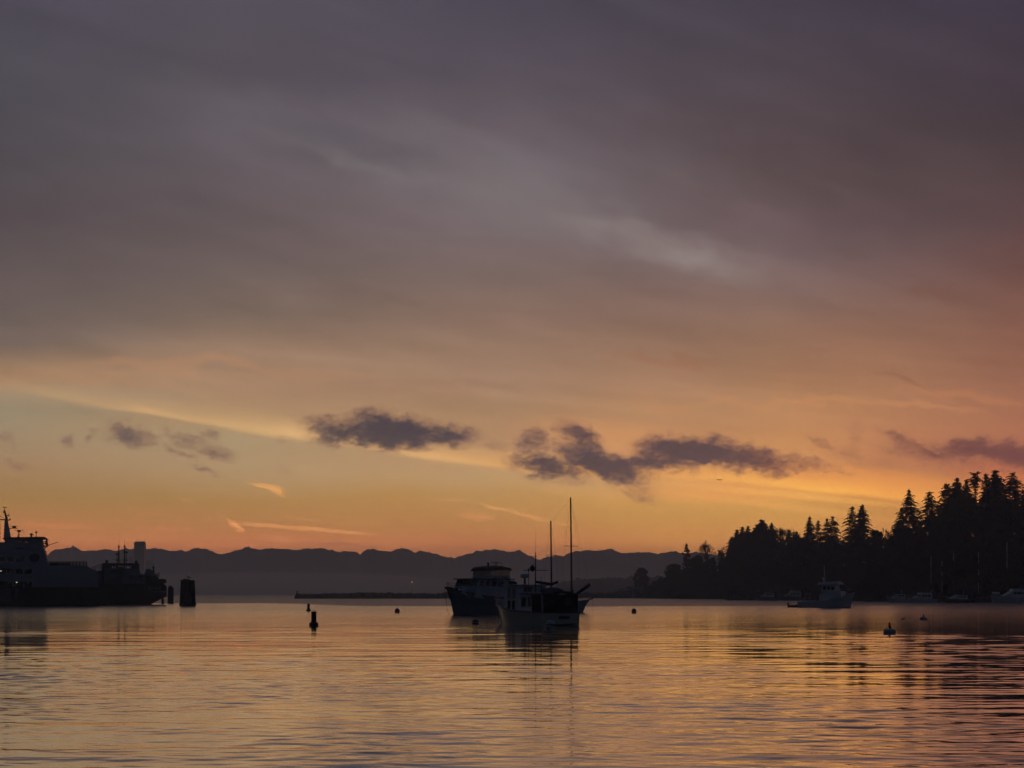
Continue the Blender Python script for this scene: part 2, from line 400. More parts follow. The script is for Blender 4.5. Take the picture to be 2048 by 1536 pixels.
M = dict(
 white=mat('white paint', (.74,.75,.75), .45, var=.12),
 cream=mat('cream paint', (.52,.50,.43), .45, var=.12),
 bluewhite=mat('pale blue paint', (.42,.50,.60), .45, var=.12),
 hullblue=mat('dull blue hull paint', (.17,.20,.25), .4, var=.15),
 bluecanvas=mat('blue canvas', (.06,.075,.12), .85, var=.2),
 blackcanvas=mat('black canvas', (.018,.018,.022), .85, var=.2),
 dark=mat('dark paint', (.02,.022,.026), .6, var=.2),
 green=mat('dark green hull paint', (.012,.03,.024), .6, var=.25, scale=.3),
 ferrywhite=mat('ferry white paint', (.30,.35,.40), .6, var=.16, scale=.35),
 red=mat('red lead paint', (.16,.03,.02), .6, var=.25),
 wood=mat('weathered wood', (.10,.075,.055), .8, var=.35),
 teak=mat('varnished teak', (.12,.055,.025), .45, var=.3),
 tar=mat('tarred timber', (.016,.014,.013), .85, var=.4, scale=1.0),
 metal=mat('grey metal', (.30,.31,.32), .4, .8, var=.1),
 spar=mat('dark spar', (.03,.028,.028), .5, var=.2),
 alu=mat('bare aluminium spar', (.6,.6,.6), .5, 0, var=.1),
 window=mat('dark window glass', (.010,.011,.014), .06, var=.05),
 rock=mat('wet rock', (.045,.045,.047), .85, var=.5, scale=.5),
 steel=mat('buoy steel', (.03,.032,.036), .55, var=.2),
 buoywhite=mat('buoy blue white', (.36,.45,.58), .5, var=.15),
 foliage=mat('dark conifer needles', (.030,.038,.028), .9, var=.5, scale=.4, spec=.1),
 leaf=mat('dark evergreen leaves', (.032,.036,.026), .9, var=.5, scale=.4, spec=.1),
 bark=mat('bark', (.05,.04,.035), .9, var=.4, scale=1.0, spec=.1),
 soil=mat('dark forest floor', (.028,.028,.024), .95, var=.4, scale=.02, spec=.1),  # dark ground colour with random variation
 hill=mat('distant wooded land', (.05,.055,.06), .95, var=.3, scale=.004, spec=.05),
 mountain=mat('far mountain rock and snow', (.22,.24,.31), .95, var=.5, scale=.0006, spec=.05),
 tower=mat('dark tower glass', (.10,.10,.12), .5, var=.1, scale=.02),
 house=mat('house siding', (.12,.14,.18), .8, var=.2),
 roof=mat('house roof', (.08,.09,.12), .8, var=.2),
 lamp=mat('lit lamp', (1,.9,.7), .5, emit=(1,.86,.55), estr=0.9),
 farlamp=mat('far orange lamp', (1,.6,.3), .5, emit=(1,.45,.15), estr=1.1),
 glow_orange=mat('reflected lamp glow', (1,.6,.3), .5, emit=(1,.5,.2), estr=.5),
 clear=glass('clear vinyl', (.72,.66,.58), .86),
 cabinglass=glass('see-through cabin glass', (.62,.60,.56), .86),
 feather=mat('dark feathers', (.03,.028,.026), .8, var=.3, scale=20),
 gull=mat('grey feathers', (.12,.12,.12), .8, var=.3, scale=20),
 aircraft=mat('aircraft skin', (.12,.10,.10), .5, var=.1),
)

# ------------------------------------------------------------------ water: near waves are real geometry, the far sheet is fine ripple
rng = np.random.default_rng(11)
def build_water():
    Yn, Yf, step = 13.0, 470.0, 0.135
    r0, r1 = CAMZ * 1800 / Yn, CAMZ * 1800 / Yf
    rows = np.concatenate([np.arange(r0, r1, -step), [r1]])
    Y = CAMZ * 1800 / rows
    nc = 370
    u = np.linspace(-1, 1, nc)
    half = 9.0 + 0.36 * Y
    X = u[None, :] * half[:, None]
    YY = np.repeat(Y[:, None], nc, 1)
    dY = np.gradient(Y)
    Z = np.zeros_like(X)
    comps = []
    def train(n, l0, l1, mean, spread, slope):
        for i in range(n):
            lam = l0 * (l1 / l0) ** ((i + rng.random()) / n)
            comps.append((lam, rng.normal(mean, spread), slope * (lam / l1) ** .15, rng.random() * 2 * pi))
    train(34, 0.28, 0.95, 0.10, 0.50, 0.0034)     # wavelets of the light air
    train(26, 0.80, 2.40, 0.02, 0.24, 0.0034)     # long crested ripples lying across the view
    train(14, 2.40, 7.50, -0.06, 0.34, 0.0021)    # old swell
    # patches of breeze and calm
    def patch(sx, sy, n, seed):
        r = np.random.default_rng(seed); q = np.zeros_like(X)
        for k in range(n):
            a = r.normal(0, 1); b = r.normal(0, 1)
            q += np.sin(X / sx * a + YY / sy * b + r.random() * 6.28)
        return q / math.sqrt(n)
    breeze = np.clip(0.92 + 0.50 * patch(6, 9, 7, 3) + 0.28 * patch(2.2, 3.0, 7, 5) + 1.1 * np.exp(-((X + 2.0) / 1.9) ** 2 - ((YY - 32) / 6) ** 2) - .35 * np.exp(-((X + 7) / 4) ** 2 - ((YY - 33) / 9) ** 2), 0.28, 2.8)
    swell = np.clip(1.0 + 0.25 * patch(16, 22, 6, 9), 0.4, 1.7)
    for lam, ang, slope, ph in comps:
        k = 2 * pi / lam
        att = np.clip((lam / (2.2 * np.abs(dY)) - 1.0), 0, 1)
        w = (k * sin(ang)) * X + (k * cos(ang)) * YY + ph
        a = slope / k * 1.41
        Z += (a * att)[:, None] * np.sin(w) * (breeze if lam < 2.2 else swell)
    # fade to the flat sheet at the borders
    f = np.clip((1 - np.abs(u)) / 0.06, 0, 1)[None, :] * np.clip((Y - Yn) / 2.0, 0, 1)[:, None] * np.clip((Yf - Y) / 120.0, 0, 1)[:, None]
    Z *= f
    V = np.stack([X, YY, Z], -1).reshape(-1, 3)
    nr = len(Y)
    i0 = (np.arange(nr - 1)[:, None] * nc + np.arange(nc - 1)[None, :]).ravel()
    F = np.stack([i0, i0 + nc, i0 + nc + 1, i0 + 1], -1)[:, ::-1]
    # the flat sheet all round it, out to the horizon
    base_n = len(V)
    B = 90000.0; N = -2000.0
    hn, hf = half[0], half[-1]
    ex = [(-B,N,0),(B,N,0),(B,Yn,0),(hn,Yn,0),(-hn,Yn,0),(-B,Yn,0),(hf,Yf,0),(B,Yf,0),(-hf,Yf,0),(-B,Yf,0),(B,B,0),(-B,B,0)]
    q = [(0,1,2,5),(3,2,7,6),(5,4,8,9),(9,7,10,11)]
    V = np.concatenate([V, np.array(ex, float)])
    F = np.concatenate([F, np.array(q) + base_n])
    m = bpy.data.materials.new('sea water'); m.use_nodes = True
    t = m.node_tree; b = t.nodes['Principled BSDF']; h = G(t)
    b.inputs['Base Color'].default_value = (.012, .016, .018, 1); b.inputs['IOR'].default_value = 1.333
    geo = h.node('ShaderNodeNewGeometry'); sx = h.node('ShaderNodeSeparateXYZ'); t.links.new(geo.outputs['Position'], sx.inputs[0])
    px, py, pz = sx.outputs
    # unresolved ripple grows with distance; a breeze line far out
    slick = h.noise(h.xyz(h.mul(px, 0.012), h.mul(py, 0.004), 0.0), 1.0, 3.0, 0.5)
    far = h.rng(py, 60.0, 320.0, 0.03, 0.205, 'LINEAR')
    line = h.add(py, h.mad(h.sub(slick, 0.5), 130.0, h.mul(h.rng(px, -30.0, -75.0), -130.0)))
    ruff = h.rng(line, 372.0, 430.0)
    rr = h.mad(ruff, 0.19, far)
    micro = h.noise(h.xyz(h.mul(px, 0.25), h.mul(py, 0.1), 0.0), 1.0, 3.0, 0.6)
    rr = h.mul(rr, h.mad(h.sub(micro, 0.5), 0.5, 1.0))
    t.links.new(rr, b.inputs['Roughness'])
    b.inputs['Coat Weight'].default_value = .8; b.inputs['Coat IOR'].default_value = 1.333; t.links.new(rr, b.inputs['Coat Roughness'])
    cat = h.noise(h.xyz(h.mul(px, 4.5), h.mul(py, 7.0), 0.0), 1.0, 3.0, 0.55)
    bp = h.node('ShaderNodeBump'); bp.inputs['Distance'].default_value = 0.0016
    t.links.new(cat, bp.inputs['Height']); t.links.new(h.rng(py, 75.0, 24.0, 0.0, 1.0, 'LINEAR'), bp.inputs['Strength'])
    t.links.new(bp.outputs[0], b.inputs['Normal']); t.links.new(bp.outputs[0], b.inputs['Coat Normal'])
    return tag(np_mesh('water', V, F, m), kind='structure')
build_water()

# ------------------------------------------------------------------ far land
def interp(pts, x): return np.interp(x, [p[0] for p in pts], [p[1] for p in pts])
def fract(x, seed, scales):
    r = np.random.default_rng(seed); y = np.zeros_like(x)
    for s_, a in scales:
        n = int((x[-1] - x[0]) / s_) + 3
        k = r.normal(0, 1, n); y += a * np.interp((x - x[0]) / s_, np.arange(n), k)
    return y
def ridge_land(name, pts, Y, depth, front, m, seed, scales, x0, x1, n, kind='structure', rows=9, rough=0.25, step_front=None):
    """land whose skyline is the row list pts when seen from the shore; it rises from the water at Y-front"""
    px = np.linspace(x0, x1, n)
    top = interp(pts, px) + fract(px, seed, scales)
    zt = np.maximum(Z_of(top, Y), 0.3); x = X_of(px, Y)
    r = np.random.default_rng(seed + 1)
    V = []
    fr = np.linspace(0, 1, rows)
    for k, f in enumerate(fr):
        yy = Y - front * (1 - f)
        jit = fract(px, seed + 10 + k, [(s_ * 2, 1.0) for s_, a in scales[:2]]) * rough * 0.25 * (1 - f) * min(1, 3 * f)
        z = zt * np.clip(f ** 0.8 * 0.97 + jit + 0.03 * (f == 1), 0.0, 0.985 if k < rows - 1 else 1.0)
        if k == 0: z = z * 0 - 1.0
        V.append(np.stack([x * yy / Y, np.full(n, yy), z], -1))
    V.append(np.stack([x * (Y + depth) / Y, np.full(n, Y + depth), np.full(n, -1.0)], -1))
    V = np.concatenate(V); nr = rows + 1
    i0 = (np.arange(nr - 1)[:, None] * n + np.arange(n - 1)[None, :]).ravel()
    F = np.stack([i0, i0 + 1, i0 + n + 1, i0 + n], -1)
    return tag(np_mesh(name, V, F, m, smooth=False), kind=kind)

MOUNT = [(-700,1100),(-400,1099),(0,1106),(60,1112),(95,1112),(105,1103),(115,1099),(140,1097),(160,1099),(175,1101),(205,1098),(225,1103),(250,1097),(265,1099),(300,1096),(308,1091),(318,1097),(330,1099),(370,1102),(395,1095),(415,1099),(430,1106),(445,1107),(460,1104),(490,1097),(530,1097),(570,1097),(600,1100),(637,1094),(660,1101),(680,1105),(692,1104),(706,1101),(720,1108),(745,1096),(760,1102),(780,1102),(800,1097),(830,1102),(860,1104),(880,1112),(905,1117),(925,1110),(945,1104),(970,1102),(990,1100),(1020,1102),(1040,1101),(1060,1112),(1078,1120),(1100,1114),(1130,1110),(1150,1102),(1190,1097),(1230,1101),(1270,1106),(1300,1103),(1315,1108),(1338,1103),(1360,1107),(1380,1105),(1400,1104),(1420,1109),(1460,1112),(1600,1105),(2048,1098),(2800,1104)]
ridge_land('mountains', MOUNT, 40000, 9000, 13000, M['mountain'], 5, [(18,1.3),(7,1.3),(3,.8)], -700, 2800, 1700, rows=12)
FARSH = [(-900,1168),(0,1166),(300,1164),(480,1170),(640,1160),(660,1158),(700,1165),(900,1164),(1050,1168),(1120,1158),(1200,1160),(2800,1162)]
ridge_land('far_shore', FARSH, 9200, 1500, 1600, M['hill'], 21, [(40,1.6),(11,1.0),(4,.7)], -900, 2800, 1400, rows=6)
HEAD = [(1060,1187),(1100,1176),(1125,1165),(1150,1158),(1190,1155),(1230,1156),(1262,1154),(1300,1155),(1360,1150),(1480,1150)]
ridge_land('headland', HEAD, 2300, 300, 420, M['hill'], 33, [(16,1.2),(5,1.3),(2,.8)], 1060, 1480, 420, rows=6)

# ------------------------------------------------------------------ near wooded shore on the right
SHORE = [(1180,1500.),(1235,1240.),(1300,1080.),(1450,960.),(1560,820.),(1740,650.),(1900,600.),(2100,575.),(2500,520.),(3000,420.)]
SKYL = [(1180,1187),(1225,1184),(1260,1172),(1300,1164),(1335,1150),(1352,1136),(1366,1142),(1385,1126),(1405,1120),(1440,1110),(1460,1098),(1478,1080),(1500,1074),(1520,1064),(1545,1066),(1570,1074),(1600,1080),(1640,1078),(1665,1070),(1690,1082),(1700,1078),(1740,1072),(1775,1066),(1795,1058),(1812,1040),(1850,1023),(1880,1012),(1915,998),(1940,988),(1985,982),(2048,986),(2300,950),(3000,930)]
def shoreY(px): return float(interp(SHORE, px))
def ridgeY(px): return shoreY(px) + 75.0 + max(0.0, min(1.0, (px - 1400) / 400.0)) * 45.0
def canopy_z(px): return Z_of(float(interp(SKYL, px)), ridgeY(px))
def hill_z(px, f):
    """ground height at fraction f of the way from shore to ridge"""
    zc = canopy_z(px)
    g0 = max(0.6, zc * 0.62 - 1.0)
    return 0.6 + (g0 - 0.6) * f ** 1.15
def build_hill():
    px = np.arange(1180, 3000, 5.0); rows = [-.04, 0.0, .12, .3, .5, .75, 1.0, 1.6, 2.6]
    V = []
    r = np.random.default_rng(4)
    for f in rows:
        for p in px:
            Y = shoreY(p) + (ridgeY(p) - shoreY(p)) * f
            z = -0.8 if f < 0 else (0.5 if f == 0 else hill_z(p, min(f, 1.0)) + r.normal(0, .25))
            if f > 1: z *= (0.7 if f < 2 else 0.0)
            V.append((X_of(p, Y), Y, z))
    n = len(px); i0 = (np.arange(len(rows)-1)[:, None] * n + np.arange(n-1)[None, :]).ravel()
    F = np.stack([i0, i0+1, i0+n+1, i0+n], -1)
    tag(np_mesh('hillside', np.array(V), F, M['soil'], smooth=False), kind='structure')
build_hill()

# --- foliage as numpy leaf quads
def leaf_quads(cen, size, r, flat=1.0):
    n = len(cen)
    a = r.normal(0, 1, (n, 3)); a /= np.linalg.norm(a, axis=1)[:, None]
    b = r.normal(0, 1, (n, 3)); b -= (a * b).sum(1)[:, None] * a; b /= np.linalg.norm(b, axis=1)[:, None]
    a[:, 2] *= flat; b[:, 2] *= flat
    s = size * r.uniform(.6, 1.3, (n, 1))
    V = np.stack([cen - a*s, cen - b*s*.55, cen + a*s, cen + b*s*.55], 1).reshape(-1, 3)
    return V, np.arange(4*n).reshape(-1, 4)
def merge(parts):
    V = []; F = []; k = 0
    for v, f in parts:
        V.append(v); F.append(f + k); k += len(v)
    return np.concatenate(V), np.concatenate(F)

def conifer(seed, H, Rr, base=.12, taper=.85, dens=1.0, gap=.12, tip=1.0, lean=0.0, droop=.28, flat_top=False, step=.55):
    """needle sprays along drooping boughs, in whorls up a stem; returns crown arrays"""
    r = np.random.default_rng(seed)
    cen = []; dirs = []; size = []
    z = H * base
    side = r.uniform(0, 6.28)
    while z < H * .985:
        t = (z - H*base) / (H * (1 - base))
        reach = Rr * ((1 - t) ** taper * .95 + .03)
        if flat_top: reach = Rr * (.35 + .75 * math.exp(-((t - .86) / .16) ** 2)) * (1 if t < .97 else .5) * (1 if r.random() > .25 else .5)
        if t < .16: reach *= .55 + 2.6 * t
        k = max(3, int(round((5.5 if t < .8 else 4) * dens)))
        a0 = r.uniform(0, 6.28)
        lop = 1 + .22 * sin(z * 1.7 + seed)
        for j in range(k):
            if r.random() < gap: continue
            a = a0 + 6.28 * j / k + r.normal(0, .25)
            L = reach * r.uniform(.50, 1.25) * (1 + .18 * cos(a - side) * lop)
            if L < .25: L = .25
            n = max(3, int(L / .34))
            s = np.linspace(.12, 1, n)
            up = .18 * L * np.sin(s * 2.2) - droop * L * s ** 1.6 + (.55 * L if t > .93 else .1 * L * t) * s
            bx = cos(a) * L * s; by = sin(a) * L * s
            w = (.52 * (1 - s) ** .7 + .2) * min(1.5, .55 + L * .22)
            for q in range(n):
                for sgn in (-1, 1):
                    off = r.uniform(.15, 1.0) * w[q]
                    cen.append((bx[q] - sin(a)*off*sgn + lean*(z/H)**2*H, by[q] + cos(a)*off*sgn, z + up[q] - off*.30 + r.normal(0, .05)))
                    dirs.append((cos(a)*.8 - sin(a)*sgn*.7, sin(a)*.8 + cos(a)*sgn*.7, -.35 + r.normal(0, .25)))
                    size.append(.20 + .50 * w[q] + .12*r.random())
        z += step * r.uniform(.7, 1.25) * (1.0 if t < .75 else .7)
    # leader
    for q in range(10):
        zz = H * (.93 + .07 * q / 9)
        for j in range(3):
            a = r.uniform(0, 6.28); d = .22 * (1 - q / 10) * tip + .04
            cen.append((cos(a)*d + lean*H*(zz/H)**2, sin(a)*d, zz)); dirs.append((cos(a)*.6, sin(a)*.6, .8)); size.append(.30)
    cen = np.array(cen); d = np.array(dirs); d /= np.linalg.norm(d, axis=1)[:, None]; sz = np.array(size)[:, None]
    b = np.cross(d, r.normal(0, 1, d.shape)); b /= np.linalg.norm(b, axis=1)[:, None]
    V = np.stack([cen - d*sz, cen - b*sz*.42, cen + d*sz, cen + b*sz*.42], 1).reshape(-1, 3)
    return V, np.arange(len(V)).reshape(-1, 4)
def crown_clumps(seed, H, Rr, base=.15, n=60, leaf=.28, per=60, shape='round'):
    r = np.random.default_rng(seed); cs = []
    for k in range(n):
        u = r.random(); a = r.uniform(0, 6.28); q = math.sqrt(r.random())
        z = base + (1 - base) * u
        if shape == 'round': w = math.sqrt(max(0, 1 - ((u - .45) / .58) ** 2))
        elif shape == 'column': w = min(1, .6 + .5*u) * (1 - max(0, (u - .62) / .40)) ** .9 if u < 1 else .05
        else: w = (1 - u) ** .7
        c = np.array((cos(a)*q*w*Rr, sin(a)*q*w*Rr, z*H))
        rad = Rr * r.uniform(.18, .34) * (.5 + .5*w)
        p = r.normal(0, 1, (per, 3)); p /= np.linalg.norm(p, axis=1)[:, None]; p *= rad * r.random((per, 1)) ** .4
        cs.append(c + p * np.array((1, 1, .8)))
    return leaf_quads(np.concatenate(cs), leaf, r)
def bare_tree(seed, H, spread, trunk=.2):
    """leafless: trunk and first limbs in one mesh, fine twigs in another"""
    r = np.random.default_rng(seed); big = MB(); tw = []
    def grow(p, d, L, rad, lvl):
        q = p + d * L
        if lvl <= 2: big.tube(p, q, rad, rad * .7, 5)
        else: tw.append((p, q, rad))
        if lvl >= 6: return
        for k in range(3 if lvl else 6):
            nd = d + r.normal(0, spread, 3); nd[2] += .18
            nd /= np.linalg.norm(nd)
            st = p + d * L * r.uniform(.55, 1.0)
            grow(st, nd, L * r.uniform(.58, .82), rad * .62, lvl + 1)
    grow(np.array((0, 0, 0.)), np.array((0, 0, 1.)), H * .27, H * .022, 0)
    V = []; F = []
    for p, q, rad in tw:
        d = q - p; u = np.cross(d, (0, 0, 1.)); nu = np.linalg.norm(u)
        u = np.array((1., 0, 0)) if nu < 1e-6 else u / nu
        w = np.cross(d / np.linalg.norm(d), u); rr = max(rad, .05)
        k = len(V)
        for t in range(3):
            o = rr * (cos(t*2.094) * u + sin(t*2.094) * w); V.append(p + o)
        V.append(q)
        F += [(k, k+1, k+3), (k+1, k+2, k+3), (k+2, k, k+3)]
    return big, np.array(V), np.array(F)
def trunk_mesh(H, r0, lean=0.0):
    b = MB(); pts = [(lean*H*(t**2), 0, H*t) for t in (0, .25, .5, .75, .97)]; rad = [r0, r0*.8, r0*.58, r0*.34, r0*.1]
    for i in range(4): b.tube(pts[i], pts[i+1], rad[i], rad[i+1], 6)
    return b

KINDS = {}
def kind_mesh(key, make):
    if key not in KINDS: KINDS[key] = make()
    return KINDS[key]

TREES = []
def tree(px, top, hw, kind, label, name, cat='tree', group=None, f=1.0, seed=0, extra=0.0):
    """a tree on the hillside whose top is seen at row top and whose crown is about 2*hw pixels wide"""
    Y = shoreY(px) + (ridgeY(px) - shoreY(px)) * f
    zb = hill_z(px, min(f, 1.0)) - .4
    H = Z_of(top, Y) - zb; w = hw / FPX * Y
    if kind in ('spruce', 'open', 'dense', 'lean'):     # hw is the half width where the crown leaves the canopy
        vis = max(.12, min(1.0, (Z_of(top, Y) - canopy_z(px) + 1.0) / H))
        w = min(1.55 * w / (vis ** .85), H * .5)
    root = thing(name, label, cat, (X_of(px, Y), Y, zb), rng.random()*6.28 if kind not in ('lean', 'flat') else 0.0, group)
    if kind == 'bare':
        big, V, F = bare_tree(seed + 70, H, .42 if w / H > .3 else .32)
        sz = H / V[:, 2].max(); sw = w / np.percentile(np.hypot(V[:, 0], V[:, 1]), 84)
        big.v = [(x*sw, y*sw, z*sz) for x, y, z in big.v]; V = V * np.array((sw, sw, sz))
        big.build('trunk', M['bark'], root); np_mesh('crown', V, F, M['bark'], False, root)
    else:
        if kind == 'column': V, F = crown_clumps(seed, H, w, .05, 150, .32, 70, 'column')
        elif kind == 'round': V, F = crown_clumps(seed, H, w, .12, 130, .34, 70, 'round')
        elif kind == 'flat': V, F = conifer(seed, H, w, .25, dens=1.2, gap=.2, flat_top=True)
        elif kind == 'lean': V, F = conifer(seed, H, w, .12, .8, 1.25, .1, lean=.05, droop=.3)
        elif kind == 'dense': V, F = conifer(seed, H, w, .05, .72, 1.7, .03, step=.45)
        elif kind == 'open': V, F = conifer(seed, H, w, .15, .80, 1.15, .2, droop=.34, step=.72)
        else: V, F = conifer(seed, H, w, .1, .85, 1.35, .08)
        np_mesh('crown', V, F, M['foliage'] if kind not in ('round', 'column') else M['leaf'], False, root)
        trunk_mesh(H, max(.18, H*.014), .05 if kind == 'lean' else 0).build('trunk', M['bark'], root)
    return root

tree(1373,1088,10,'column','tall narrow pointed tree standing alone left of the bare tree','column_tree',seed=1)
tree(1283,1137,15,'round','rounded dark tree nearest the waterfront houses at the low end of shore','round_tree',seed=2)
tree(1348,1129,18,'round','bushy rounded tree just left of the narrow pointed tree','round_tree',seed=3)
tree(1394,1112,17,'round','bushy rounded tree just right of the narrow pointed tree','round_tree',seed=4)
tree(1416,1079,17,'bare','leafless fan shaped tree standing alone against the sky by the pointed tree','bare_tree',seed=5)
tree(1447,1092,12,'bare','low leafless tree at the left foot of the conifer wood','bare_tree',seed=6)
con = [
 (1463,1074,9,'spruce','short conifer at the far left end of the conifer wood'),
 (1474,1059,10,'spruce','conifer second from the left end of the conifer wood'),
 (1485,1053,8,'spruce','thin conifer left of twin pointed tops at left of the wood'),
 (1496,1052,9,'spruce','conifer just left of the broad dense conifer'),
 (1515,1049,13,'dense','conifer shoulder leaning against the left of the broad dense conifer'),
 (1525,1040,17,'dense','broad dense conifer highest in the left group of the wood'),
 (1543,1046,12,'spruce','slim conifer touching the right of the broad dense conifer'),
 (1578,1060,7,'spruce','short narrow conifer in front of the round leafless crown'),
 (1593,1063,7,'spruce','short narrow conifer right of the round leafless crown'),
 (1619,1033,12,'spruce','tall slim conifer first of the four tops in the middle group'),
 (1636,1041,9,'open','lower open conifer second of the four tops in the middle group'),
 (1654,1037,10,'open','open conifer third of the four tops in the middle group'),
 (1666,1033,13,'open','wide conifer last of the four tops in the middle group'),
 (1705,1013,15,'open','left of the two tall conifers grown together in the middle of the ridge'),
 (1719,1009,17,'lean','right of the two tall grown-together conifers, with a long bough to the right'),
 (1803,1017,9,'spruce','small conifer low on the left slope of the high ridge'),
 (1818,978,16,'open','lone airy conifer at the left end of the high ridge'),
 (1859,983,18,'open','broad airy conifer second from the left of the high ridge'),
 (1892,967,17,'open','airy triangular conifer third from the left of the high ridge'),
 (1915,956,16,'spruce','full conifer left of the crowded tops on the high ridge'),
 (1933,959,10,'spruce','narrow conifer between the full conifer and the flat topped one'),
 (1951,947,14,'flat','flat topped ragged conifer on the high ridge'),
 (1972,946,10,'open','thin open conifer between the flat top and the tallest conifer'),
 (1990,940,18,'spruce','tallest full conifer on the high ridge'),
 (2025,945,17,'open','conifer standing apart at the right end of the high ridge'),
 (2052,972,14,'spruce','conifer cut by the right edge of the picture'),
]
for i, (px, top, hw, kd, lab) in enumerate(con):
    tree(px, top, hw, kd, lab, 'conifer_tree', group='conifers along the ridge', seed=100 + i)
tree(1562,1052,19,'bare','round leafless crown between the left and middle conifer groups','bare_tree',seed=8)
tree(1588,1058,12,'bare','small leafless tree behind two short narrow conifers','bare_tree',seed=9)
tree(1750,1062,15,'round','bushy rounded tree right of the two grown-together conifers','round_tree',seed=10)
tree(1776,1053,14,'bare','leafless bushy tree on the slope below the high ridge','bare_tree',seed=11)
tree(1795,1044,11,'bare','leafless tree below the small conifer of the high ridge','bare_tree',seed=12)

# the shaded wood that fills the slope below them: nobody could count it
def build_wood():
    r = np.random.default_rng(77); parts = []
    protos = [crown_clumps(300+i, 1.0, .42, .1, 26, .075, 26, 'round') for i in range(5)] + \
             [crown_clumps(320+i, 1.0, .26, .05, 30, .06, 24, 'cone') for i in range(4)]
    for row in range(7):
        f = [.02,.14,.3,.48,.68,.88,1.0][row]
        p = 1228 + r.random()*4
        while p < 2420:
            Y = shoreY(p) + (ridgeY(p) - shoreY(p)) * f
            zb = hill_z(p, f) - .5
            # height of the wood's roof above this place
            roof = (.8 + (canopy_z(p) - .8) * (.35 + .65 * f)) + r.normal(0, .7)
            H = max(2.2, roof - zb) * r.uniform(.80, 1.0)
            if p < 1300: H = min(H, 6.5 * r.uniform(.5, 1))
            V, F = protos[r.integers(len(protos))]
            a = r.uniform(0, 6.28); s_ = H * r.uniform(.75, 1.15)
            v = np.stack([(V[:,0]*cos(a) - V[:,1]*sin(a))*s_, (V[:,0]*sin(a) + V[:,1]*cos(a))*s_, V[:,2]*H], -1)
            parts.append((v + np.array((X_of(p, Y), Y, zb)), F))
            p += r.uniform(.35, .62) * H / Y * FPX * (1 if p < 2060 else 2.2)
    V, F = merge(parts)
    tag(np_mesh('woodland', V, F, M['leaf'], False), kind='stuff')
build_wood()

# ------------------------------------------------------------------ boats
def hull_rows(L, B, zb, zm, zs, rake=.9, tr=.8, flare=.25, n=16, keel=.45, sternrake=0.0, fine=2.0):
    rows = []
    for i in range(n + 1):
        t = i / n
        bd = B/2 * (tr + (1 - tr) * min(1, t / .38) ** .8) if t < .38 else B/2 * max(0.012, (1 - ((t - .38) / .62) ** fine))
        wl = bd * (1 - flare * (.25 + .75 * t ** 2))
        if t > .75: wl *= 1 - .35 * ((t - .75) / .25)
        zd = zs + (zm - zs) * min(1, t / .4) if t < .4 else zm + (zb - zm) * ((t - .4) / .6) ** 1.8
        off = rake * t ** 3
        x0 = t * (L - rake)
        sr = sternrake * (1 - t) ** 6
        ring = []
        for y, z, o in ((0, -keel, 0), (wl*.7, -keel*.8, 0), (wl, 0, 0), (wl + (bd - wl)*.45, zd*.5, .42), (bd, zd, 1.0)):
            ring.append((x0 + off*o - sr*o, y, z))
        full = [(x, -y, z) for x, y, z in reversed(ring[1:])] + ring
        rows.append(full)
    return rows
def hull(parent, m, L, B, zb, zm, zs, rail=None, name='hull', **kw):
    rows = hull_rows(L, B, zb, zm, zs, **kw)
    b = MB().loft(rows, cap=True)
    # deck
    port = [r[-1] for r in rows]; stbd = [r[0] for r in rows]
    vs = []; fs = []
    for p, s in zip(port, stbd): vs += [(p[0], p[1], p[2] - .012), (s[0], s[1], s[2] - .012)]
    for i in range(len(rows) - 1): fs.append((2*i, 2*i+1, 2*i+3, 2*i+2))
    b.addf(vs, fs)
    o = b.build(name, m, parent)
    if rail:
        r = MB(); r.path([(x, y, z + .02) for x, y, z in port], .05); r.path([(x, y, z + .02) for x, y, z in stbd], .05)
        r.path([(port[0][0], port[0][1], port[0][2] + .02), (stbd[0][0], stbd[0][1], stbd[0][2] + .02)], .05)
        r.build('rub_rail', rail, parent)
    return rows
def deck_edge(rows, x, side):
    for a, b in zip(rows, rows[1:]):
        p, q = (a[-1], b[-1]) if side > 0 else (a[0], b[0])
        if p[0] <= x <= q[0]:
            t = (x - p[0]) / max(1e-6, q[0] - p[0]); return tuple(p[i] + t*(q[i]-p[i]) for i in range(3))
    return rows[-1][-1]
def pulpit(parent, rows, xs, h, m=None, name='railing', close=True, r=.025):
    b = MB()
    for side in (1, -1):
        top = []
        for x in xs:
            e = deck_edge(rows, x, side); t = (e[0], e[1]*.95, e[2] + h); b.tube((e[0], e[1]*.95, e[2]), t, r, r, 5); top.append(t)
        b.path(top, r, 5); b.path([(p[0], p[1], p[2] - h*.45) for p in top], r*.7, 5)
        if side == 1: last = top[-1]
        elif close: b.tube(last, top[-1], r, r, 5)
    return b.build(name, m or M['metal'], parent)
def cabin(parent, poly, hw, m, name='cabin', top_in=0.0):
    b = MB().prism(poly, -hw, hw)
    return b.build(name, m, parent, bevel=.03)
def side_window(parent, x0, x1, z0, z1, hw, m=None, slant=0.0, side=1, frame=None):
    y = side * (hw + .012)
    b = MB(); b.addf([(x0, y, z0), (x1, y, z0), (x1 - slant, y, z1), (x0 - slant, y, z1), (x0, y - side*.03, z0), (x1, y - side*.03, z0), (x1 - slant, y - side*.03, z1), (x0 - slant, y - side*.03, z1)],
                     [(0,1,2,3),(7,6,5,4),(0,4,5,1),(1,5,6,2),(2,6,7,3),(3,7,4,0)])
    w = b.build('window', m or M['window'], parent)
    if frame:
        f = MB(); pts = [(x0, y, z0), (x1, y, z0), (x1 - slant, y, z1), (x0 - slant, y, z1), (x0, y, z0)]
        f.path(pts, .035, 4); f.build('window_frame', frame, w)
    return w
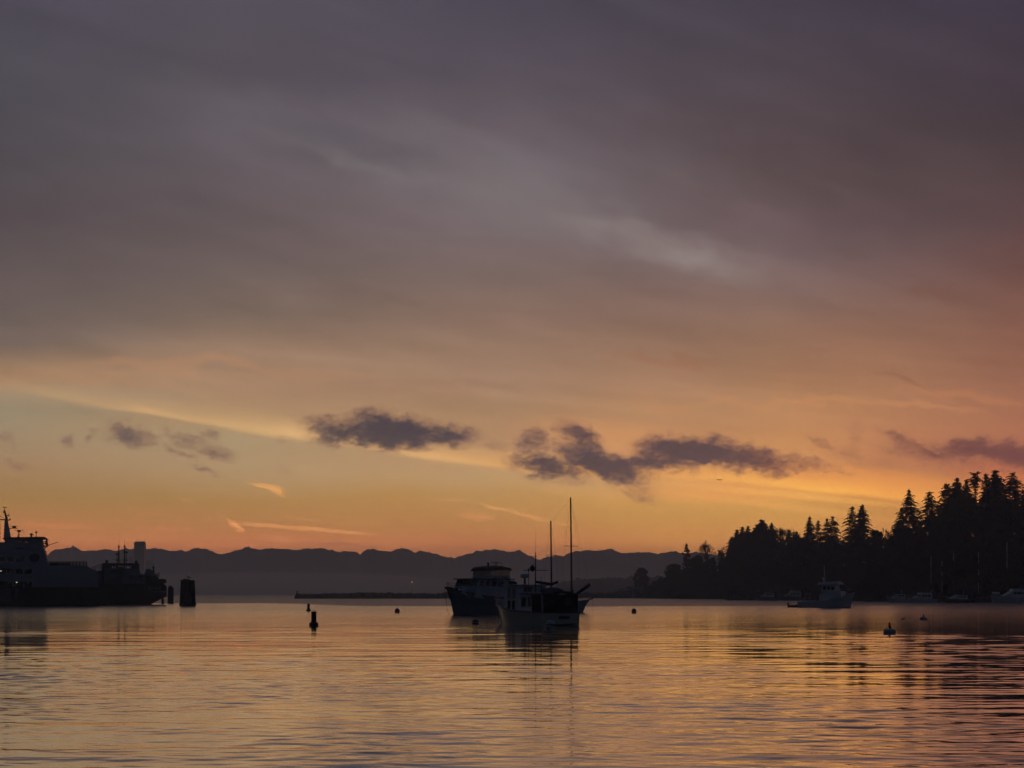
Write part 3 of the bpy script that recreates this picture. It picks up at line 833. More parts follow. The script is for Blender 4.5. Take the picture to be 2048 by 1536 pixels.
def front_window(parent, x, y0, y1, z0, z1, dx=0.0, m=None, d=.014):
    b = MB(); b.addf([(x + d, y0, z0), (x + d, y1, z0), (x + dx + d, y1, z1), (x + dx + d, y0, z1), (x - .02, y0, z0), (x - .02, y1, z0), (x + dx - .02, y1, z1), (x + dx - .02, y0, z1)],
                     [(0,1,2,3),(7,6,5,4),(0,4,5,1),(1,5,6,2),(2,6,7,3),(3,7,4,0)])
    return b.build('window', m or M['window'], parent)

# ---- near trawler, seen over its port quarter
def near_trawler():
    Y = FPX * CAMZ / (1251 - HORIZ); phi = R(33)
    t = thing('trawler_yacht', 'nearest boat, an old white trawler with dark covered after deck and radar arch mast', 'trawler',
              (X_of(1121.5, Y), Y, 0), R(90) + phi)
    L, B = 10.4, 4.45
    rows = hull(t, M['cream'], L, B, 2.35, 1.22, 1.08, rail=M['teak'], rake=1.1, tr=.90, flare=.2)
    # stem band
    st = MB(); st.path([(L - 1.1 + .02, 0, -.1), (L - .64, 0, 1.15), (L + .03, 0, 2.36)], .06, 6); st.build('stem_band', M['white'], t)
    # transom corner step
    MB().box(-.55, .02, -1.2, 1.2, .10, .17).build('swim_platform', M['wood'], t)
    MB().box(-.03, .0, -.9, .2, .55, .80).build('name_board', M['bluecanvas'], t)
    # pilothouse, and the lower saloon aft of it
    cabin(t, [(4.3,1.15),(7.0,1.25),(6.85,2.35),(6.55,3.42),(4.3,3.42)], 1.38, M['white'], 'pilothouse')
    MB().box(3.9, 6.9, -1.62, 1.62, 3.425, 3.53).build('pilothouse_roof', M['bluewhite'], t, bevel=.03)
    cabin(t, [(1.95,1.1),(4.28,1.15),(4.28,2.72),(1.95,2.72)], 1.36, M['white'], 'saloon')
    MB().box(1.8, 4.28, -1.7, 1.7, 2.725, 2.82).build('saloon_roof', M['bluewhite'], t, bevel=.03)
    for x0, x1 in ((5.75, 6.25), (5.0, 5.55)):
        for s_ in (1, -1): side_window(t, x0, x1, 2.3, 3.2, 1.38, slant=.06, frame=M['cream'], side=s_, m=M['cabinglass'])
    side_window(t, 5.75, 6.25, 1.3, 2.15, 1.38, frame=M['cream']); side_window(t, 5.0, 5.55, 1.3, 2.15, 1.38, frame=M['cream'])
    for x0, x1 in ((3.3, 4.1), (2.25, 3.05)):
        for s_ in (1, -1): side_window(t, x0, x1, 1.55, 2.45, 1.36, frame=M['cream'], side=s_)
    for y0 in (-1.2, -.38, .44): front_window(t, 6.72, y0, y0 + .76, 2.5, 3.25, -.22)
    for y0 in (.15, .62):
        MB().box(4.27, 4.29, y0, y0 + .38, 2.9, 3.3).build('window', mat('amber pane painted lit', (.30,.16,.09), .5), t)  # the panes' lit look is only their amber base colour
    # trunk cabin forward
    cabin(t, [(7.0,1.3),(8.9,1.75),(8.7,2.2),(7.0,2.25)], .95, M['white'], 'trunk_cabin')
    # covered after deck
    rf = MB(); rf.loft([[(x, y, 2.74 + .12 * (1 - (y/1.8)**2)) for y in np.linspace(-2.0, 2.0, 9)] + [(x, y, 2.68 + .12 * (1 - (y/1.8)**2)) for y in np.linspace(2.0, -2.0, 9)] for x in (-.05, .6, 1.2, 1.78)], close=True)
    rf.build('deck_canopy', M['dark'], t)
    for sx in (.05, 1.7):
        for sy in (-1.88, 1.88): MB().tube((sx, sy, 1.08), (sx + .12, sy, 2.70), .045, .045, 6).build('canopy_post', M['white'], t)
    MB().box(.0, .03, -1.78, 1.78, 1.1, 2.66).build('canvas_screen', M['blackcanvas'], t)
    MB().box(-.03, -.005, -1.05, -.35, 1.75, 2.45).build('canvas_window', mat('amber vinyl', (.07,.03,.015), .4), t)
    for sy in (-1, 1):
        MB().box(.1, 1.68, sy*1.86 - .015, sy*1.86 + .015, 1.12, 2.68).build('canvas_screen', M['blackcanvas'], t)
    # covered dinghy on the canopy
    cv = MB(); cv.loft([[(x, w*cos(a), 2.86 + h*sin(a)) for a in np.linspace(0, pi, 9)] for x, w, h in ((.2,.5,.15),(.6,.75,.36),(1.5,.8,.42),(2.5,.6,.36),(3.0,.15,.22))])
    cv.build('covered_tender', M['bluecanvas'], t, smooth=True)
    # mast, crosstree, reflector
    mast = MB().tube((3.9, 0, 2.8), (3.9, 0, 6.35), .06, .04, 8).build('mast', M['spar'], t)
    MB().tube((3.9, -1.35, 4.78), (3.9, 1.35, 4.78), .03, .03, 5).build('crosstree', M['spar'], mast)
    rr = MB(); s = .34
    rr.addf([(3.9, .32, 4.95+s), (3.9, .32+s, 4.95), (3.9, .32, 4.95-s), (3.9, .32-s, 4.95), (3.9+s*.7, .32, 4.95), (3.9-s*.7, .32, 4.95)],
            [(0,1,4),(1,2,4),(2,3,4),(3,0,4),(1,0,5),(2,1,5),(3,2,5),(0,3,5)])
    rr.build('radar_reflector', M['dark'], mast)
    MB().tube((3.9, -.12, 6.0), (3.9, .16, 6.0), .03, .03, 5).tube((3.9, 0, 6.3), (3.85, 0, 8.3), .012, .006, 4).build('antenna', M['dark'], mast)
    MB().tube((1.6, .9, 2.8), (1.6, .95, 4.2), .03, .02, 5).build('flag_staff', M['dark'], t)
    pole = MB().tube((5.6, 0, 3.5), (5.6, 0, 4.15), .12, .08, 8).build('radar_post', M['spar'], t)
    MB().lathe([(.12,4.1),(.36,4.16),(.40,4.28),(.36,4.42),(.1,4.48)], (5.6, 0, 0), 16).build('radar_dome', M['bluewhite'], pole, smooth=True)
    MB().tube((5.3, -.2, 3.5), (5.3, -.2, 4.78), .03, .03, 5).lathe([(.06,4.72),(.085,4.8),(.06,4.95)], (5.3, -.2, 0), 8).build('horn', M['dark'], t)
    MB().lathe([(.1,3.53),(.12,3.7),(.06,3.78)], (6.3, .5, 0), 8).build('searchlight', M['dark'], t)
    # boom with furled steadying sail: the dark upturned shape right of the mast
    bm = MB().path([(3.9, -.1, 3.75), (2.7, -.9, 3.55), (2.2, -1.2, 3.75)], .12, 7).build('boom', M['blackcanvas'], t)
    # davit forward of pilothouse
    MB().path([(6.2, .95, 3.5), (6.5, 1.3, 4.1), (6.9, 1.6, 4.25)], .05, 6).box(6.05, 6.5, .75, 1.1, 3.53, 3.85).build('davit', M['dark'], t)
    pulpit(t, rows, (7.4, 8.4, 9.3, 10.2), .65)
    return t
near_trawler()

# ---- motor yacht, bow towards the left and the viewer
def motor_yacht():
    Yb = FPX * CAMZ / (1229 - HORIZ); phi = R(35); L, B = 13.6, 4.3
    # place so that the stem at the waterline is at px 907
    Yo = Yb + (L - 1.6) * cos(phi)
    t = thing('motor_yacht', 'blue hulled motor yacht behind the near trawler, high flared bow left, enclosed flying bridge', 'yacht',
              (X_of(907, Yb) + (L - 1.6) * sin(phi), Yo, 0), R(-90) - phi)
    rows = hull(t, M['hullblue'], L, B, 3.45, 2.3, 1.8, rail=M['dark'], rake=1.7, tr=.86, flare=.45, fine=2.3)
    bw = MB(); 
    # white bulwark stripe line along the sheer
    cabin(t, [(1.6,1.6),(9.6,2.2),(9.3,3.75),(8.75,4.62),(1.6,4.62)], 1.85, M['bluewhite'], 'deckhouse')
    cabin(t, [(9.5,2.1),(11.6,2.75),(11.3,3.1),(9.5,3.45)], 1.15, M['bluewhite'], 'trunk_cabin')
    MB().box(.9, 9.35, -2.08, 2.08, 4.625, 4.76).build('boat_deck', M['dark'], t, bevel=.03)
    for x0, x1 in ((7.75, 8.75), (6.35, 7.45), (4.9, 6.05), (3.2, 4.6)):
        side_window(t, x0, x1, 3.7, 4.45, 1.85, slant=.15, frame=M['bluewhite'])
        side_window(t, x0, x1, 3.7, 4.45, 1.85, slant=.15, side=-1)
    for y0 in (-1.7, -.55, .62): front_window(t, 9.30, y0, y0 + 1.08, 3.78, 4.48, -.46)
    for x in (8.2, 6.9, 5.7):
        MB().lathe([(.14,0),(.14,.03)], (0,0,0), 12).build('porthole', M['window'], t).matrix_local = __import__('mathutils').Matrix.Translation((x, deck_edge(rows, x, 1)[1]*.88, 1.35)) @ __import__('mathutils').Matrix.Rotation(R(-90), 4, 'X')
    # flying bridge with clear curtains
    fb = MB(); fb.loft([[(x, y, 4.77) for y in (-1.75, 1.75)] + [(x, y, 5.35) for y in (1.75, -1.75)] for x in (1.4, 5.6)], close=True)
    MB().box(5.3, 5.45, -1.7, 1.7, 4.77, 5.2).box(1.5, 5.3, 1.62, 1.72, 4.77, 5.2).box(1.5, 5.3, -1.72, -1.62, 4.77, 5.2).build('bridge_coaming', M['bluewhite'], t)
    top = MB(); 
    top.loft([[(x, y, 6.32 + h + .10 * (1 - (y/1.8)**2)) for y in np.linspace(-1.8, 1.8, 9)] + [(x, y, 6.25 + h + .10 * (1 - (y/1.8)**2)) for y in np.linspace(1.8, -1.8, 9)] for x, h in ((1.1,-.38),(1.5,-.1),(3.4,.14),(4.9,.02),(5.5,-.22),(5.75,-.5))], close=True)
    top.build('bimini_top', M['dark'], t)
    for x in (1.55, 3.4, 5.3):
        for sy in (-1.66, 1.66): MB().tube((x, sy, 5.2), (x, sy, 6.32), .04, .04, 5).build('bimini_post', M['dark'], t)
    for sy in (-1.66, 1.66): MB().box(1.6, 5.25, sy - .006, sy + .006, 5.21, 6.24).build('clear_curtain', M['clear'], t)
    MB().box(5.36, 5.372, -1.6, 1.6, 5.21, 6.2).build('clear_curtain', M['clear'], t)
    MB().tube((4.6, .3, 6.38), (4.6, .3, 6.95), .14, .12, 8).tube((4.6, .3, 6.85), (4.85, .2, 7.0), .03, .03, 4).build('searchlight', M['dark'], t)
    rm = MB().tube((2.5, 0, 6.4), (2.3, 0, 6.9), .18, .1, 8).build('radar_post', M['bluewhite'], t)
    MB().box(2.25, 2.45, -.75, .75, 6.92, 7.05).tube((2.1, -.2, 6.5), (2.1, -.2, 7.35), .05, .03, 5).blob((2.1, -.2, 7.42), .11, .11, .1, 8, 4).build('radar_scanner', M['white'], rm)
    MB().path([(2.4, .75, 7.0), (2.2, 1.0, 6.7)], .03, 5).build('antenna', M['dark'], t)
    pulpit(t, rows, (9.0, 10.2, 11.4, 12.5, 13.4), .85, M['metal'])
    an = MB().box(12.6, 13.5, -.25, .25, 3.4, 3.62).tube((13.2, 0, 3.5), (13.9, 0, 3.6), .1, .08, 6).build('anchor_roller', M['dark'], t)
    MB().path([(13.9, 0, 3.45), (13.75, 0, 2.4), (13.45, 0, .9), (12.9, 0, -.1)], .028, 5).build('mooring_line', M['dark'], t)
    MB().path([(13.5, .25, 3.0), (13.15, .45, 2.3), (13.05, .4, 1.9)], .05, 5).build('anchor', M['dark'], t)
    MB().blob((5.3, 2.18, 1.35), .16, .16, .34, 8, 6).build('fender', M['white'], t, smooth=True)
    cover = MB().box(11.7, 12.5, -.5, .5, 3.1, 3.5).build('windlass', M['dark'], t)
    return t
motor_yacht()

# ---- ketch, bow towards the right and the viewer
def ketch():
    phi = R(27); Y = 268.0
    L = 13.8; xm, xz = 8.4, 2.1
    X = X_of(1143.5, Y) - xm * sin(phi)
    t = thing('ketch', 'two masted sailboat behind the near trawler, bare dark masts, sail furled on its booms', 'sailboat',
              (X, Y + xm * cos(phi), 0), R(-90) + phi)
    rows = hull(t, M['bluewhite'], L, 3.7, 1.85, 1.15, 1.2, rail=M['teak'], rake=2.2, tr=.55, flare=.3)
    cabin(t, [(3.0,1.15),(9.2,1.2),(8.9,1.75),(3.0,1.8)], 1.1, M['white'], 'cabin')
    for x0 in (3.6, 5.0, 6.4, 7.6): side_window(t, x0, x0 + .7, 1.42, 1.62, 1.1); side_window(t, x0, x0 + .7, 1.42, 1.62, 1.1, side=-1)
    top_m = Z_of(996, Y); top_z = Z_of(1043, Y + (xm - xz) * cos(phi))
    def mast(x, h, br, spread, zs, name, rake):
        o = MB(); o.tube((x, 0, 1.5), (x - rake, 0, h), .15, .105, 10); o.box(x - rake - .12, x - rake + .12, -.08, .08, h, h + .10)
        m = o.build(name, M['spar'], t)
        MB().tube((x - rake*.45, -spread, zs), (x - rake*.45, spread, zs), .045, .045, 6).build('spreader', M['spar'], m)
        w = MB()
        for s_ in (-1, 1):
            w.path([(x - .1, s_*1.55, 1.2), (x - rake*.45, s_*spread, zs), (x - rake, 0, h - .15)], .010, 4)
        w.build('shrouds', M['spar'], m)
        return m
    mm = mast(xm, top_m, .1, 1.12, Z_of(1092, Y), 'mainmast', .35)
    mz = mast(xz, top_z, .09, .85, Z_of(1110, Y + 5), 'mizzenmast', .30)
    MB().tube((xm - .35, 0, top_m - .1), (L + .9, 0, 2.1), .012, .012, 4).tube((xm - .35, 0, top_m), (xz - .3, 0, top_z - .1), .009, .009, 4).build('stays', M['spar'], t)
    MB().tube((xm + .3, 0, 2.3), (13.6, 0, 4.0), .21, .27, 8).tube((xm - .2, 0, 2.0), (xm + .25, 0, 3.3), .22, .19, 8).build('staysail_boom', M['bluecanvas'], t)
    MB().tube((xm - .2, 0, 2.9), (xz + 1.0, 0, 3.1), .2, .18, 8).build('main_boom', M['bluecanvas'], t)
    MB().path([(xz, 0, 2.4), (xz - 2.6, -.2, 3.1), (xz - 3.4, -.2, 4.1)], .15, 7).build('mizzen_boom', M['bluecanvas'], t)
    MB().tube((L - .4, 0, 1.85), (L + 1.0, 0, 2.05), .09, .07, 7).build('bowsprit', M['teak'], t)
    MB().path([(L + .95, 0, 2.0), (L + .9, 0, .9), (L + .8, 0, -.1)], .016, 4).build('bobstay_chain', M['dark'], t)
    pulpit(t, rows, (9.5, 11.0, 12.4, 13.6), .7)
    MB().tube((5.0, .7, 1.7), (5.0, .7, 5.2), .022, .012, 4).build('whip_antenna', M['spar'], t)
    return t
ketch()

# ---- white trawler out to the right and its tender
def far_trawler():
    Y = FPX * CAMZ / (1215 - HORIZ); L = 11.6; th = R(-32)
    t = thing('fishing_trawler', 'white wooden trawler with raised bow to the right and a tall thin mast', 'trawler', (X_of(1606, Y) , Y + 3.4, 0), th)
    rows = hull(t, M['white'], L, 3.8, 3.1, 1.35, 1.15, rail=None, rake=.9, tr=.75, flare=.28, fine=2.6)
    MB().loft([[(x, s_*y*1.002, z) for x, y, z in ((r[6][0], r[6][1]+.012, -.05), (r[6][0], r[6][1]+.012, .22))] + [(r[6][0], (r[6][1]+.002), .22), (r[6][0], r[6][1]+.002, -.05)] for r in rows for s_ in (1,)], close=True).build('boot_stripe', M['dark'], t)
    MB().loft([[(r[2][0], r[2][1]-.012, -.05), (r[2][0], r[2][1]-.012, .22), (r[2][0], r[2][1]-.002, .22), (r[2][0], r[2][1]-.002, -.05)] for r in rows], close=True).build('boot_stripe', M['dark'], t)
    cabin(t, [(4.6,1.3),(9.4,1.9),(9.1,3.3),(4.6,2.7)], 1.35, M['white'], 'deckhouse')
    cabin(t, [(5.0,2.72),(8.0,3.2),(7.9,4.55),(5.0,4.4)], 1.25, M['white'], 'wheelhouse')
    MB().addf([(4.3,-1.55,4.5),(8.7,-1.55,4.62),(8.7,1.55,4.62),(4.3,1.55,4.5),(4.5,-1.4,5.05),(8.2,-1.4,5.2),(8.2,1.4,5.2),(4.5,1.4,5.05)], [(0,3,2,1),(4,5,6,7),(0,1,5,4),(1,2,6,5),(2,3,7,6),(3,0,4,7)]).build('wheelhouse_roof', M['white'], t)
    for x0, x1 in ((5.4, 6.0), (6.2, 6.9), (7.1, 7.75)):
        for s_ in (1, -1): side_window(t, x0, x1, 3.55, 4.2, 1.25, side=s_)
    for y0 in (-1.1, -.35, .4): front_window(t, 7.93, y0, y0 + .68, 3.6, 4.25, -.03)
    m = MB().tube((5.3, 0, 5.0), (5.1, 0, 8.6), .09, .06, 7).build('mast', M['alu'], t)
    MB().tube((5.2, 0, 4.9), (4.8, 0, 6.1), .16, .12, 6).build('mast_step', M['white'], m)
    MB().tube((5.0, 0, 2.95), (.7, 0, 2.85), .06, .05, 6).build('boom', M['wood'], t)
    for s_ in (-1.2, 1.2): MB().tube((1.4, s_, 1.2), (1.75, s_, 2.85), .05, .05, 5).build('gallows_post', M['cream'], t)
    MB().tube((1.75, -1.2, 2.82), (1.75, 1.2, 2.82), .05, .05, 5).build('gallows_beam', M['cream'], t)
    for x in (6.6, 7.8): MB().lathe([(.13,0),(.13,.03)], (0,0,0), 10).build('porthole', M['window'], t).matrix_local = __import__('mathutils').Matrix.Translation((x, -deck_edge(rows, x, 1)[1]*.9, 1.25)) @ __import__('mathutils').Matrix.Rotation(R(90), 4, 'X')
    # tender astern
    Yt = FPX * CAMZ / (1215.0 - HORIZ)
    d = thing('dinghy', 'low dark dinghy with outboard motor astern of the white trawler', 'dinghy', (X_of(1584, Yt), Yt + 4.2, 0), R(-20))
    rows = hull(d, M['red'], 2.7, 1.3, .55, .38, .42, rail=M['dark'], rake=.25, tr=.8, keel=.12)
    MB().box(1.1, 1.35, -.55, .55, .34, .38).build('thwart', M['wood'], d)
    mo = MB().box(-.32, .05, -.16, .16, .42, .92).build('outboard_motor', M['dark'], d, bevel=.05)
    MB().box(-.24, -.08, -.05, .05, -.3, .42).build('motor_leg', M['dark'], mo)
    return t
far_trawler()

# ---- marina craft under the wooded shore
def power_cruiser(px, wl, L, ang, label, fly=True, hullmat=None, scale=1.0):
    Y = FPX * CAMZ / (wl - HORIZ)
    t = thing('cabin_cruiser', label, 'motorboat', (X_of(px, Y), Y, 0), R(ang), 'motorboats moored under the wooded shore')
    B = L * .33
    hm = hullmat or M['white']
    rows = hull(t, hm, L, B, 1.9*scale, 1.25*scale, 1.1*scale, rake=1.4, tr=.88, flare=.4)
    w = B * .36
    cabin(t, [(L*.18,1.1*scale),(L*.78,1.45*scale),(L*.66,2.0*scale),(L*.55,2.75*scale),(L*.18,2.7*scale)], w, M['white'], 'cabin')
    for a, b in ((.24,.34), (.36,.46), (.47,.54)):
        for s_ in (1, -1): side_window(t, L*a, L*b, 2.05*scale, 2.5*scale, w, side=s_, slant=.06)
    for y0 in (-w*.9, .06): front_window(t, L*.645, y0, y0 + w*.82, 2.1*scale, 2.62*scale, -L*.075)
    if fly:
        MB().prism([(L*.2,2.72*scale),(L*.56,2.78*scale),(L*.52,3.35*scale),(L*.2,3.2*scale)], -w*.92, w*.92).build('flying_bridge', M['white'], t)
        MB().box(L*.18, L*.5, -w*.95, w*.95, 4.3*scale, 4.38*scale).build('bimini_top', M['bluecanvas'], t)
        for x in (L*.2, L*.48):
            for s_ in (-1, 1): MB().tube((x, s_*w*.9, 3.2*scale), (x, s_*w*.9, 4.3*scale), .03, .03, 4).build('bimini_post', M['metal'], t)
    else:
        MB().tube((L*.3, 0, 2.7*scale), (L*.28, 0, 4.6*scale), .05, .03, 5).tube((L*.29, -.5, 3.6*scale), (L*.29, .5, 3.6*scale), .05, .05, 5).build('mast', M['alu'], t)
    pulpit(t, rows, (L*.6, L*.75, L*.88, L*.97), .6)
    return t
power_cruiser(1816, 1205.0, 8.0, 200, 'small white cruiser at the left end of the marina boats', False, scale=.95)
power_cruiser(1870, 1205.3, 11.0, 205, 'pale cruiser with flying bridge, bow pointing left, second of the marina boats', True, scale=.95)
power_cruiser(1944, 1206.0, 9.5, 190, 'dark hulled low cruiser between the pale cruisers of the marina', False, M['dark'], scale=.85)
power_cruiser(1996, 1205.8, 8.5, 245, 'narrow white cruiser seen bow on, beside the big cruiser at right edge', True, scale=1.0)
power_cruiser(2072, 1206.3, 14.0, 186, 'largest white cruiser, cut by the right edge of the picture', True, scale=1.28)
power_cruiser(1556, 1201.0, 9.5, 175, 'blue grey cabin cruiser lying at the floating dock by the pilings', False, M['hullblue'], scale=1.15)
power_cruiser(1612, 1201.0, 12.0, 178, 'long grey cruiser with flying bridge half hidden behind the white trawler', True, M['hullblue'], scale=1.25)

def sloop(px, wl, top, L, ang, label, dark=False):
    Y = FPX * CAMZ / (wl - HORIZ)
    t = thing('sloop', label, 'sailboat', (X_of(px, Y) - L*.55*cos(R(ang)), Y - L*.55*sin(R(ang)), 0), R(ang), 'sailboats moored under the wooded shore')
    rows = hull(t, M['dark'] if dark else M['bluewhite'], L, L*.28, 1.25, 1.0, 1.0, rake=1.3, tr=.6, flare=.25)
    cabin(t, [(L*.25,1.0),(L*.68,1.05),(L*.64,1.4),(L*.25,1.5)], L*.09, M['white'], 'cabin')
    for x0 in (.32, .45): side_window(t, L*x0, L*(x0+.09), 1.2, 1.36, L*.09); side_window(t, L*x0, L*(x0+.09), 1.2, 1.36, L*.09, side=-1)
    h = Z_of(top, Y)
    m = MB().tube((L*.55, 0, 1.2), (L*.55, 0, h), .16, .12, 7).build('mast', M['alu'], t)
    MB().tube((L*.55, -.75, h*.55), (L*.55, .75, h*.55), .03, .03, 5).build('spreader', M['alu'], m)
    MB().tube((L*.55, 0, 2.3), (L*.14, 0, 2.25), .15, .12, 7).build('boom', M['bluecanvas'], t)
    w = MB()
    for s_ in (-1, 1): w.path([(L*.53, s_*L*.125, 1.0), (L*.55, s_*.75, h*.55), (L*.55, 0, h)], .01, 3)
    w.tube((L*.55, 0, h), (L, 0, 1.3), .012, .012, 3); w.build('rigging', M['metal'], t)
    return t
sloop(1862, 1203.6, 1112, 9.5, 100, 'sailboat with the leftmost of the pale masts against the dark wood')
sloop(1884, 1203.8, 1122, 8.5, 95, 'sailboat with the short faint mast second from the left in the marina', True)
sloop(1907, 1203.8, 1106, 10, 80, 'sailboat with the tall faint mast in the middle of the marina')
sloop(1957, 1204.2, 1104, 10, 110, 'sailboat with the clearest pale mast right of the marina middle')
sloop(1989, 1204.0, 1103, 10, 75, 'sailboat whose faint mast rises behind the bow-on cruiser', True)
sloop(2014, 1204.4, 1084, 12, 95, 'sailboat with the tallest pale mast near the right edge')

# ---- floating dock with its pilings
Yd = FPX * CAMZ / (1200.6 - HORIZ)
dk = thing('floating_dock', 'low floating dock with dark pilings below the wooded shore', 'dock', (X_of(1452, Yd), Yd, 0))
Ld = X_of(1640, Yd) - X_of(1452, Yd)
MB().box(0, Ld, -1.2, 1.2, .10, .48).build('deck', M['wood'], dk)
for k in range(9): MB().box(Ld*k/9 + .3, Ld*k/9 + 3.2, -1.0, 1.0, -.3, .099).build('float', M['tar'], dk)
for px, h in ((1457, 4.4), (1464, 5.2), (1494, 5.0), (1500, 4.6), (1503, 3.6), (1538, 4.2), (1582, 4.6)):
    MB().tube((X_of(px, Yd) - X_of(1452, Yd), 1.35, -.6), (X_of(px, Yd) - X_of(1452, Yd), 1.35, h), .24, .2, 8).build('piling', M['tar'], dk)

# ------------------------------------------------------------------ ferries
def ferry():
    Y = FPX * CAMZ / (1211.5 - HORIZ); k = FPX / Y
    yo = 9.0                                         # half beam
    Yc = Y + yo
    rz = R(13); x0 = X_of(100, Yc)
    def px(p, yl=-9.0):
        """distance along the ship of column p on the plane yl beside its centre line"""
        ox, oy = x0 - yl * sin(rz), Yc + yl * cos(rz); tt = (p - 1024) / FPX
        return (tt * oy - ox) / (cos(rz) - tt * sin(rz))
    pc = lambda p: px(p, 0.0)
    def pz(q): return Z_of(q, Y)
    t = thing('car_ferry', 'large car ferry cut by the left edge, white upper decks over a dark hull', 'ferry', (x0, Yc, 0), rz)
    poly = lambda pts, yl=-9.0: [(px(a, yl), pz(b)) for a, b in pts]
    hw = 5.2
    pw = lambda pts: poly(pts, -hw)
    # hull, drawn in to rounded ends
    rows = []
    xa, xb = px(-420, 0), px(214, 0)
    for i in range(25):
        u = -1 + 2 * i / 24
        w = yo * max(.18, (1 - abs(u) ** 5)) ** .5
        x = (xa + xb) / 2 + (xb - xa) / 2 * u
        zt = pz(1174.5)
        rows.append([(x, -w*.9, -.8), (x, -w, .3), (x, -w, zt), (x, w, zt), (x, w, .3), (x, w*.9, -.8)])
    MB().loft(rows, close=True).build('hull', M['green'], t)
    MB().prism([(px(-416), pz(1176.5)), (px(194), pz(1176.5)), (px(194), pz(1175)), (px(-416), pz(1175))], -yo - .14, -yo - .02).build('rub_rail', M['dark'], t)
    # pale hull panels at the loading door
    MB().prism(poly([(-30,1203),(26,1203),(33,1196),(38,1177),(-30,1177)]), -yo - .06, -yo - .01).build('hull_door', mat('weathered grey paint', (.10,.12,.12), .6, var=.3, scale=.3), t)
    MB().prism(poly([(22,1201),(30,1201),(30,1178),(22,1178)]), -yo - .10, -yo - .065).build('door_recess', M['dark'], t)
    # car deck openings band, then the white end house
    MB().prism(poly([(-420,1174.3),(64,1174.3),(64,1163.5),(-420,1163.5)]), -yo + .5, yo - .5).build('car_deck', M['dark'], t)
    for p in (-40, -4, 24, 46): MB().prism(poly([(p,1174.2),(p+3,1174.2),(p+3,1163.6),(p,1163.6)]), -yo + .05, -yo + .45).build('deck_pillar', M['ferrywhite'], t)
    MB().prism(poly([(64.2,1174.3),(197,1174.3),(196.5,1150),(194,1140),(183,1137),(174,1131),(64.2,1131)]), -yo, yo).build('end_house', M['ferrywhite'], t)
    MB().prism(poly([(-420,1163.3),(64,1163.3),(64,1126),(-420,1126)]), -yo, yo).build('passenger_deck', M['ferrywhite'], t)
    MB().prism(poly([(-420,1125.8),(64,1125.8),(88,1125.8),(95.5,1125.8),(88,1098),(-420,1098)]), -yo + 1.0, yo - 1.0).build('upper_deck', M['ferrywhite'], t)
    MB().prism(poly([(64.1,1130.8),(96,1130.8),(96,1126),(64.1,1126)]), -yo + .6, yo - .6).build('upper_deck_coaming', M['ferrywhite'], t)
    def win(a, b, q0, q1, y, m=None):
        return MB().prism(poly([(a,q1),(b,q1),(b,q0),(a,q0)]), y - .05, y - .012).build('window', m or M['window'], t)
    for i in range(9):
        a = 49 - i*17.3; win(a, a + 14.5, 1137.5, 1147.5, -yo)
    for a, b in ((32, 47.5), (14, 27), (-3, 8.5), (-22, -8), (-42, -28)): win(a, b, 1113.5, 1123, -yo + 1.0)
    win(16, 29, 1164.5, 1170.5, -yo + .5); win(32.5, 46, 1164.5, 1170.5, -yo + .5); win(48.5, 63, 1164.5, 1170.5, -yo + .5)
    # big round dark panel
    rd = MB()
    ring = [(px(68.5) + 10.2/k*cos(a), pz(1115.5) + 9.6/k*sin(a)) for a in np.linspace(0, 2*pi, 29)[:-1]]
    rd.prism(ring, -yo + .93, -yo + .985).build('round_panel', M['dark'], t)
    MB().prism(poly([(31,1103),(46,1103),(46,1096.5),(31,1096.5)]), -yo + 1.2 - .05, -yo + 1.2 - .012).build('recess', M['dark'], t)
    # wheelhouse with windows one can see through
    hw = 5.2
    y0 = -yo + 1.2
    MB().prism(pw([(-420,1097.8),(87.5,1097.8),(85,1086),(9,1084.5),(-420,1084.5)]), y0, -y0).build('bridge_deck', M['ferrywhite'], t)
    MB().prism(pw([(9,1084.3),(85,1085.8),(84.5,1084.4),(9,1083)]), -hw, hw).build('wheelhouse_sill', M['ferrywhite'], t)
    for a, b in ((9, 33.3), (36, 38.6), (40.4, 42.6), (44.0, 46), (48.2, 49.6), (52.8, 84.5)):
        for s_ in (-1, 1):
            MB().prism(pw([(a,1083.2),(b,1084.2),(b,1079),(a,1079)]), s_*hw - .12, s_*hw + .12).build('wheelhouse_wall', M['ferrywhite'], t)
    for s_ in (-1, 1): MB().prism(pw([(33.3,1083.2),(53,1084),(53,1079),(33.3,1079)]), s_*hw - .02, s_*hw + .02).build('wheelhouse_glass', M['cabinglass'], t)
    MB().prism(pw([(9,1078.9),(84,1078.9),(84,1074.8),(9,1074.8)]), -hw, hw).build('wheelhouse_head', M['ferrywhite'], t)
    MB().prism(pw([(4,1076.4),(94.5,1075.7),(88,1072.6),(20,1074.0)]), -hw - .9, hw + .9).build('wheelhouse_roof', M['dark'], t)
    # stack with raked mast
    fx0, fx1 = pc(7.5), pc(22.5); tx0, tx1 = pc(9.5), pc(15.5)
    st = MB(); zb, zt = pz(1078), pz(1038)
    st.addf([(fx0,-1.3,zb),(fx1,-1.3,zb),(fx1,1.3,zb),(fx0,1.3,zb),(tx0,-.6,zt),(tx1,-.6,zt),(tx1,.6,zt),(tx0,.6,zt)], [(0,3,2,1),(4,5,6,7),(0,1,5,4),(1,2,6,5),(2,3,7,6),(3,0,4,7)])
    stack = st.build('mast_tower', M['ferrywhite'], t)
